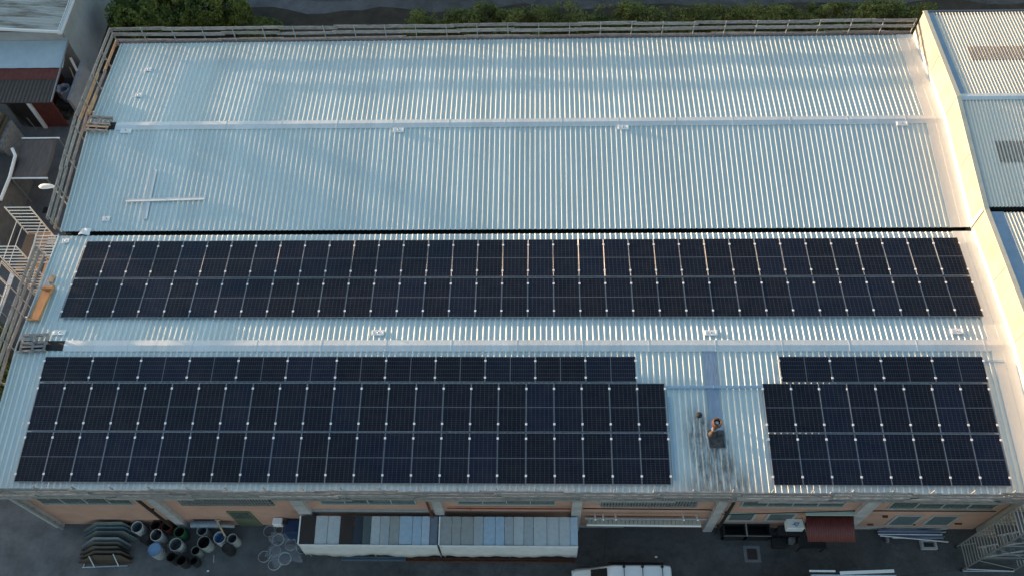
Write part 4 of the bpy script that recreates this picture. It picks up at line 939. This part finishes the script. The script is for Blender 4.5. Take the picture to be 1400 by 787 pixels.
# ================================================================== left side: lamp, canopy, lean-to, house
t = thing('floodlight', 'cream cobra-head lamp on a slim pole by the left rail', 'lamp', (-2.35, 14.9, G))
MB().tube([(-2.35,14.9,G),(-2.35,14.9,.05),(-2.42,14.95,.22)], .035, 10).build('pole', M['galv'], t)
m = MB(); vs = []; n = 12; secs = [(-2.36,.04,.04),(-2.45,.10,.07),(-2.65,.15,.09),(-2.9,.16,.09),(-3.05,.12,.07),(-3.12,.04,.03)]
for x, hw, hh in secs:
    for k in range(n): a = 2*math.pi*k/n; vs.append((x, 15.0+hw*math.cos(a), .27+hh*math.sin(a)*(1 if math.sin(a) > 0 else .5)))
fs = [(i*n+k, i*n+(k+1) % n, (i+1)*n+(k+1) % n, (i+1)*n+k) for i in range(len(secs)-1) for k in range(n)] + [tuple(range(n-1,-1,-1)), tuple(range((len(secs)-1)*n, len(secs)*n))]
m.add(vs, fs, True); m.build('lamp_head', M['white_paint'], t)
MB().box(-3.0,-2.6,14.92,15.08,.205,.228).build('lens', plain('lamp_glass', (.6,.6,.55), .2), t)
# brown awning on a frame
t = thing('brown_awning', 'stretched brown fabric awning between two pale bars by the yard', 'awning', (-7.3, 20.5, G))
m = MB(); n = 16; vs = []
for j in range(n+1):
    for i in range(9):
        u, v = i/8, j/n; xa = -8.33+.12*v; vs.append((xa+2.0*u, 21.95-2.8*v, -4.40-.09*math.sin(math.pi*v)*(1+.4*math.sin(u*9))-.015*math.sin(v*20+u*5)))
m.add(vs, [(j*9+i, j*9+i+1, (j+1)*9+i+1, (j+1)*9+i) for j in range(n) for i in range(8)], True)
o = m.build('fabric', mat('brown_fabric', (.155,.135,.125), .9, col2=(.11,.095,.09), vscale=2, stretch=(4,.6,1)), t); s = o.modifiers.new('s','SOLIDIFY'); s.thickness = .005
MB().bar((-8.4,21.98,-4.38),(-6.2,21.98,-4.38),.07,.07).build('bar', M['white_paint'], t)
MB().bar((-8.25,19.12,-4.40),(-6.1,19.12,-4.40),.08,.07).build('bar', M['white_paint'], t)
for x, y in ((-8.3,21.98),(-6.3,21.98),(-8.15,19.12),(-6.2,19.12)): MB().bar((x,y,G),(x,y,-4.42),.06,.06).build('leg', M['galv_dull'], t)
# house
t = thing('old_house', 'neighbouring house with weathered corrugated roof and plain white walls', 'house', (-12, 33, G))
hx = -7.15; hy = 28.8
m = MB(); m.box(-20, hx, hy, hy+.25, G, -2.75); m.box(hx-.25, hx, hy+.25, 45, G, -2.75); m.build('wall', mat('grey_white_render', (.40,.42,.43), .85, col2=(.30,.32,.33), vscale=.7, bump=.1), t)
hs = .08
m = MB(); n = 120; vs = []; fs = []
zz = lambda x: -2.60 + (hx-x)*hs
ys = [hy-.15+i*(16.4/(n*2)) for i in range(n*2+1)]
for x in (-20, hx-.12):
    for k, y in enumerate(ys): vs.append((x, y, zz(x)+.025*math.sin(2*math.pi*y/.25)))
q = len(ys); m.add(vs, [(k, k+1, k+1+q, k+q) for k in range(q-1)], True)
m.build('roof', mat('lichen_stained_sheet', (.46,.46,.43), .8, col2=(.20,.185,.15), vscale=1.4, stretch=(.35,2.2,1), contrast=(.38,.58), bump=.2), t)
m = MB(); m.bar((-20,hy-.2,zz(-20)+.02),(hx-.02,hy-.2,zz(hx)+.02),.10,.16); m.build('verge_trim', M['white_paint'], t)
m = MB(); m.box(hx-.16, hx+.06, hy-.25, 45, -2.74, -2.72); m.box(hx+.06, hx+.08, hy-.25, 45, -2.74, -2.58); m.box(hx-.18, hx-.16, hy-.25, 45, -2.74, -2.56); m.build('gutter', M['white_paint'], t)
m = MB(); m.tube([(hx+.0,hy-.15,-2.74),(hx+.0,hy-.15,-3.1),(hx+.1,hy-.15,-3.2)], .05, 8); m.build('downpipe', M['galv_dull'], t)
# low white wall beside the house
m = MB(); m.box(-7.1, -6.9, 25.6, 28.7, G, -5.2); m.box(-7.12,-6.88,25.6,28.7,-5.2,-5.14)
tag(recenter(m.build('low_wall', M['concrete']), (-7,27.2,G)), 'low pale wall running out from the house towards the left rail', 'wall')
# lean-to
t = thing('lean_to', 'lean-to shed with pale blue roof, red and black lower roof and maroon front', 'shed', (-10, 26.5, G))
def sh(y0, z0, y1, z1, x0, x1, mt, name='roof_sheet', ridge=.3, amp=.012):
    m = MB(); n = int((x1-x0)/ridge)*4; vs = []
    for y, z in ((y0,z0),(y1,z1)):
        for k in range(n+1): vs.append((x0+(x1-x0)*k/n, y, z+(amp if k % 4 in (1,2) else 0)))
    m.add(vs, [(k, k+1, k+2+n, k+1+n) for k in range(n)]); o = m.build(name, mt, t); s = o.modifiers.new('s','SOLIDIFY'); s.thickness = .02
sh(28.78,-3.45, 26.95,-3.86, -16,-7.12, mat('pale_blue_panel', (.46,.56,.62), .5, .1, var=.1), ridge=.9)
sh(26.98,-3.90, 26.1,-3.96, -16,-7.18, M['red_paint'], amp=.006)
sh(26.1,-3.965, 24.42,-4.05, -16,-7.22, mat('black_brown_sheet', (.055,.047,.045), .6, var=.25, vscale=3), amp=.02, ridge=.22)
MB().bar((-7.08,28.8,-3.42),(-7.2,24.4,-4.02),.05,.10).build('gutter', M['galv_dull'], t)
MB().bar((-16,24.38,-4.06),(-7.2,24.38,-4.06),.05,.06).build('fascia', M['brown'], t)
MB().box(-8.75,-7.45,24.75,24.85,G,-4.1).build('wall', M['red_paint'], t)
MB().box(-9.9,-8.95,24.75,24.85,G,-4.1).build('wall', M['brown'], t)
MB().box(-16,-10.3,24.75,24.85,G,-4.1).build('wall', M['conc_dark'], t)
MB().box(-8.85,-8.75,24.86,28.7,G,-4.1).build('wall', M['red_paint'], t)
MB().box(-8.95,-8.72,24.62,24.74,G,-4.1).build('post', M['white_paint'], t)
MB().bar((-9.35,24.5,G),(-9.5,24.6,-5.6),.04,.04).build('prop', M['wood'], t)
for x,y in ((-7.3,28.1),(-7.0,27.8)): pass
m = MB(); m.bar((-7.0,27.6,G),(-7.2,28.2,-4.3),.14,.04); tag(recenter(m.build('white_plank', M['white_paint']), (-7.05,27.8,G)), 'white plank propped under the edge of the lean-to', 'plank')
m = MB(); m.bar((-7.1,26.9,G),(-7.25,27.7,-4.6),.06,.04); tag(recenter(m.build('brown_plank', M['wood_warm']), (-7.15,27.2,G)), 'thin brown plank propped beside the white one', 'plank')
# barrel wrapped in pale plastic
t = thing('barrel', 'pale barrel wrapped in bluish plastic beside the lean-to', 'barrel', (-7.95,26.6,G)); 
bx, by = -7.98, 27.0
MB().lathe((bx,by,G), [(0,0),(.36,0),(.38,.05),(.38,.9),(.36,.95),(.33,.9),(.32,.3),(0,.28)], 24).build('body', plain('barrel_pale', (.42,.46,.52), .5), t)
m = MB(); vs = []; n = 28
for r_i, (rr, zz_) in enumerate(((.22,.86),(.36,.99),(.42,.95),(.43,.7),(.45,.45))):
    for k in range(n): a = 2*math.pi*k/n; q = rr*(1+.07*math.sin(a*5+r_i)+.04*math.sin(a*11)); vs.append((bx+q*math.cos(a), by+q*math.sin(a), G+zz_+.03*math.sin(a*7+r_i)))
m.add(vs, [(i*n+k, i*n+(k+1) % n, (i+1)*n+(k+1) % n, (i+1)*n+k) for i in range(4) for k in range(n)]); m.build('plastic_wrap', plain('plastic_bluish', (.50,.58,.72), .3), t)
m = MB()
for a in ((-8.3,-7.5,25.3,25.36),(-8.3,-7.5,26.02,26.08),(-8.3,-8.24,25.36,26.02),(-7.56,-7.5,25.36,26.02)): m.box(*a, G, G+.35)
tag(recenter(m.build('plant_box', plain('mossy_wood', (.06,.065,.05), .8)), (-7.9,25.7,G)), 'dark mossy planting box before the wrapped barrel', 'planter')
# white pipe, dark roofs and logs at the far left edge
m = MB(); m.tube([(-8.45,20.9,-4.0),(-8.12,20.4,-4.0),(-8.02,18.9,-4.05),(-8.1,17.4,-4.1)], .09, 12); 
tag(recenter(m.build('drain_pipe', M['white_paint']), (-8.1,18,G)), 'white drain pipe along the dark shed roof at the left edge', 'pipe')
t = thing('dark_shed', 'low dark shed roof at the left edge beside the white pipe', 'shed', (-10,18,G))
MB().box(-13,-8.25,15.5,20.6,-4.35,-4.25).build('roof', mat('tarred_roof', (.035,.038,.042), .8, var=.4), t); MB().box(-12.9,-8.4,15.6,20.5,G,-4.35).build('wall', M['conc_dark'], t)
t = thing('log_pile', 'stack of weathered logs at the left edge above the white pipe', 'logs', (-9.4,22,G))
for k in range(9):
    x = -10.6+.27*(k % 5)+(.13 if k > 4 else 0); z = -3.95+(.23 if k > 4 else 0)
    MB().tube([(x,20.9,z),(x+.1,23.2+random.uniform(-.3,.2),z+.02)], .12, 10).build('log', M['bark'], t)
MB().box(-10.9,-9.2,21.1,23.1,G,-4.08).build('support', M['wood'], t)
MB().box(-7.25,-6.75,18.3,18.7,G+.002,G+.02).build('drain_grate', M['dark']); tag(bpy.data.objects['drain_grate'], 'small dark square drain grate in the side yard', 'drain grate')
m = MB(); m.box(-14,-5.2,12.2,12.35,G,-6.0) 
# ================================================================== vegetation
def leafy(name_parent, blobs, n, size, mt, seed, part='crown'):
    rnd = random.Random(seed); m = MB(); vs = []; fs = []; tot = sum(b[3]*b[4] for b in blobs)
    from mathutils import noise as NZ
    for (x, y, z, rx, ry, rz) in blobs:
        k = int(n*rx*ry/sum(b[3]*b[4] for b in blobs)); i = 0; tries = 0
        while i < k and tries < k*6:
            tries += 1
            d = Vector((rnd.gauss(0,1), rnd.gauss(0,1), rnd.gauss(0,1))).normalized(); rad = rnd.random()**.28
            p = Vector((x+d.x*rx*rad, y+d.y*ry*rad, z+d.z*rz*rad))
            nv = NZ.noise(p*.9)+.5*NZ.noise(p*2.3)
            if nv < -.12+.25*(rad-.6): continue
            p += Vector((0,0,1))*.25*nv
            if p.z < G+.1: continue
            s = size*rnd.uniform(.6,1.5); a = Vector((rnd.gauss(0,1),rnd.gauss(0,1),rnd.gauss(0,.6))).normalized(); b = a.cross(Vector((rnd.gauss(0,.7),rnd.gauss(0,.7),1))).normalized()
            q = len(vs); vs += [tuple(p-a*s), tuple(p+b*s*.5), tuple(p+a*s), tuple(p-b*s*.5)]; fs.append((q,q+1,q+2,q+3)); i += 1
    m.v = vs; m.f = fs; m.sm = [False]*len(fs)
    return m.build(part, mt, name_parent)
def stems(parent, blobs, seed):
    rnd = random.Random(seed)
    for (x, y, z, rx, ry, rz) in blobs:
        for k in range(2):
            m = MB()
            e = (x+rnd.uniform(-.5,.5)*rx, y+rnd.uniform(-.4,.4)*ry, z+rz*.5)
            m.tube([(x, y, G), (x+(e[0]-x)*.3, y+(e[1]-y)*.3, G+(z-G)*.5), e], [.06,.045,.015], 6); m.build('trunk', M['bark'], parent)
def bush(label, blobs, n, seed, size=.12, mt='leaf2'):
    x, y = blobs[0][0], blobs[0][1]; t = thing('bush', label, 'bush', (x, y, G), 'bushes behind the warehouse')
    leafy(t, blobs, n, size, M[mt], seed); stems(t, blobs, seed)
bush('big rounded green bush behind the back left roof corner', [(-4.3,32.6,-4.9,2.0,1.6,1.5),(-2.4,32.9,-5.0,1.9,1.5,1.4)], 20000, 1, .085)
bush('yellow-green bush just right of the big corner bush', [(.4,33.2,-4.9,2.0,1.6,1.4),(1.6,32.9,-5.2,1.3,1.2,1.1)], 15000, 2, .085)
bush('low dark bush thinning out right of the yellow-green one', [(3.4,32.2,-6.0,1.6,.9,.6)], 6000, 3, .07, 'leaf')
hg = [(-1,'leaf')]
blobs = []
rr = random.Random(11); x = 13.6
while x < 46: blobs.append((x, 32.0+rr.uniform(-.2,.2), -5.6+rr.uniform(-.1,.12), 1.25, 1.05+rr.uniform(-.1,.2), 1.05+rr.uniform(-.12,.22))); x += 1.05
NB = []
for (x, y, z, rx, ry, rz) in blobs: NB.append((x, y, z, rx, ry, rz)); NB.append((x+.5, y+rr.uniform(-.5,.6), z+rr.uniform(-.1,.35), .7, .6, .6))
t = thing('hedge', 'long ragged dark green hedge running behind the back guard rail', 'hedge', (29, 32, G))
leafy(t, NB, 60000, .075, M['leaf'], 5); stems(t, blobs[::2], 6)
t = thing('ivy_clump', 'dark leafy clump with a few yellow leaves at the left edge below the towers', 'shrub', (-6.6, 9.2, G))
leafy(t, [(-7.3,8.6,-5.9,1.6,2.3,.8),(-6.2,6.6,-6.0,1.2,2.0,.6)], 6000, .09, M['leaf'], 8); stems(t, [(-7.3,8.6,-5.9,1.6,2.3,.8)], 9)
# ================================================================== unseen blocks added out of frame to shade the yards and hedge
def block(label, x0, x1, y0, y1, z1):
    t = thing('shade_block', label, 'warehouse', ((x0+x1)/2,(y0+y1)/2,G))
    MB().box(x0, x1, y0, y1, G, z1-.3).build('wall', M['conc_dark'], t); m = MB(); xm = (x0+x1)/2
    m.add([(x0-.3,y0-.3,z1-.3),(xm,y0-.3,z1),(x1+.3,y0-.3,z1-.3),(x0-.3,y1+.3,z1-.3),(xm,y1+.3,z1),(x1+.3,y1+.3,z1-.3)], [(0,1,4,3),(1,2,5,4),(0,2,1),(3,4,5),(0,3,5,2)]); m.build('roof', M['roof2'], t)
block('unseen long low block added to shade the side yard, left of the house', -46, -34, -30, 40, -1.3)
block('unseen long block added beyond the old house to shade the hedge', -46, -34, 42, 80, 1.2)
block('unseen low block added beyond the rear yard for its shade', -28, 30, 52, 60, -2.2)
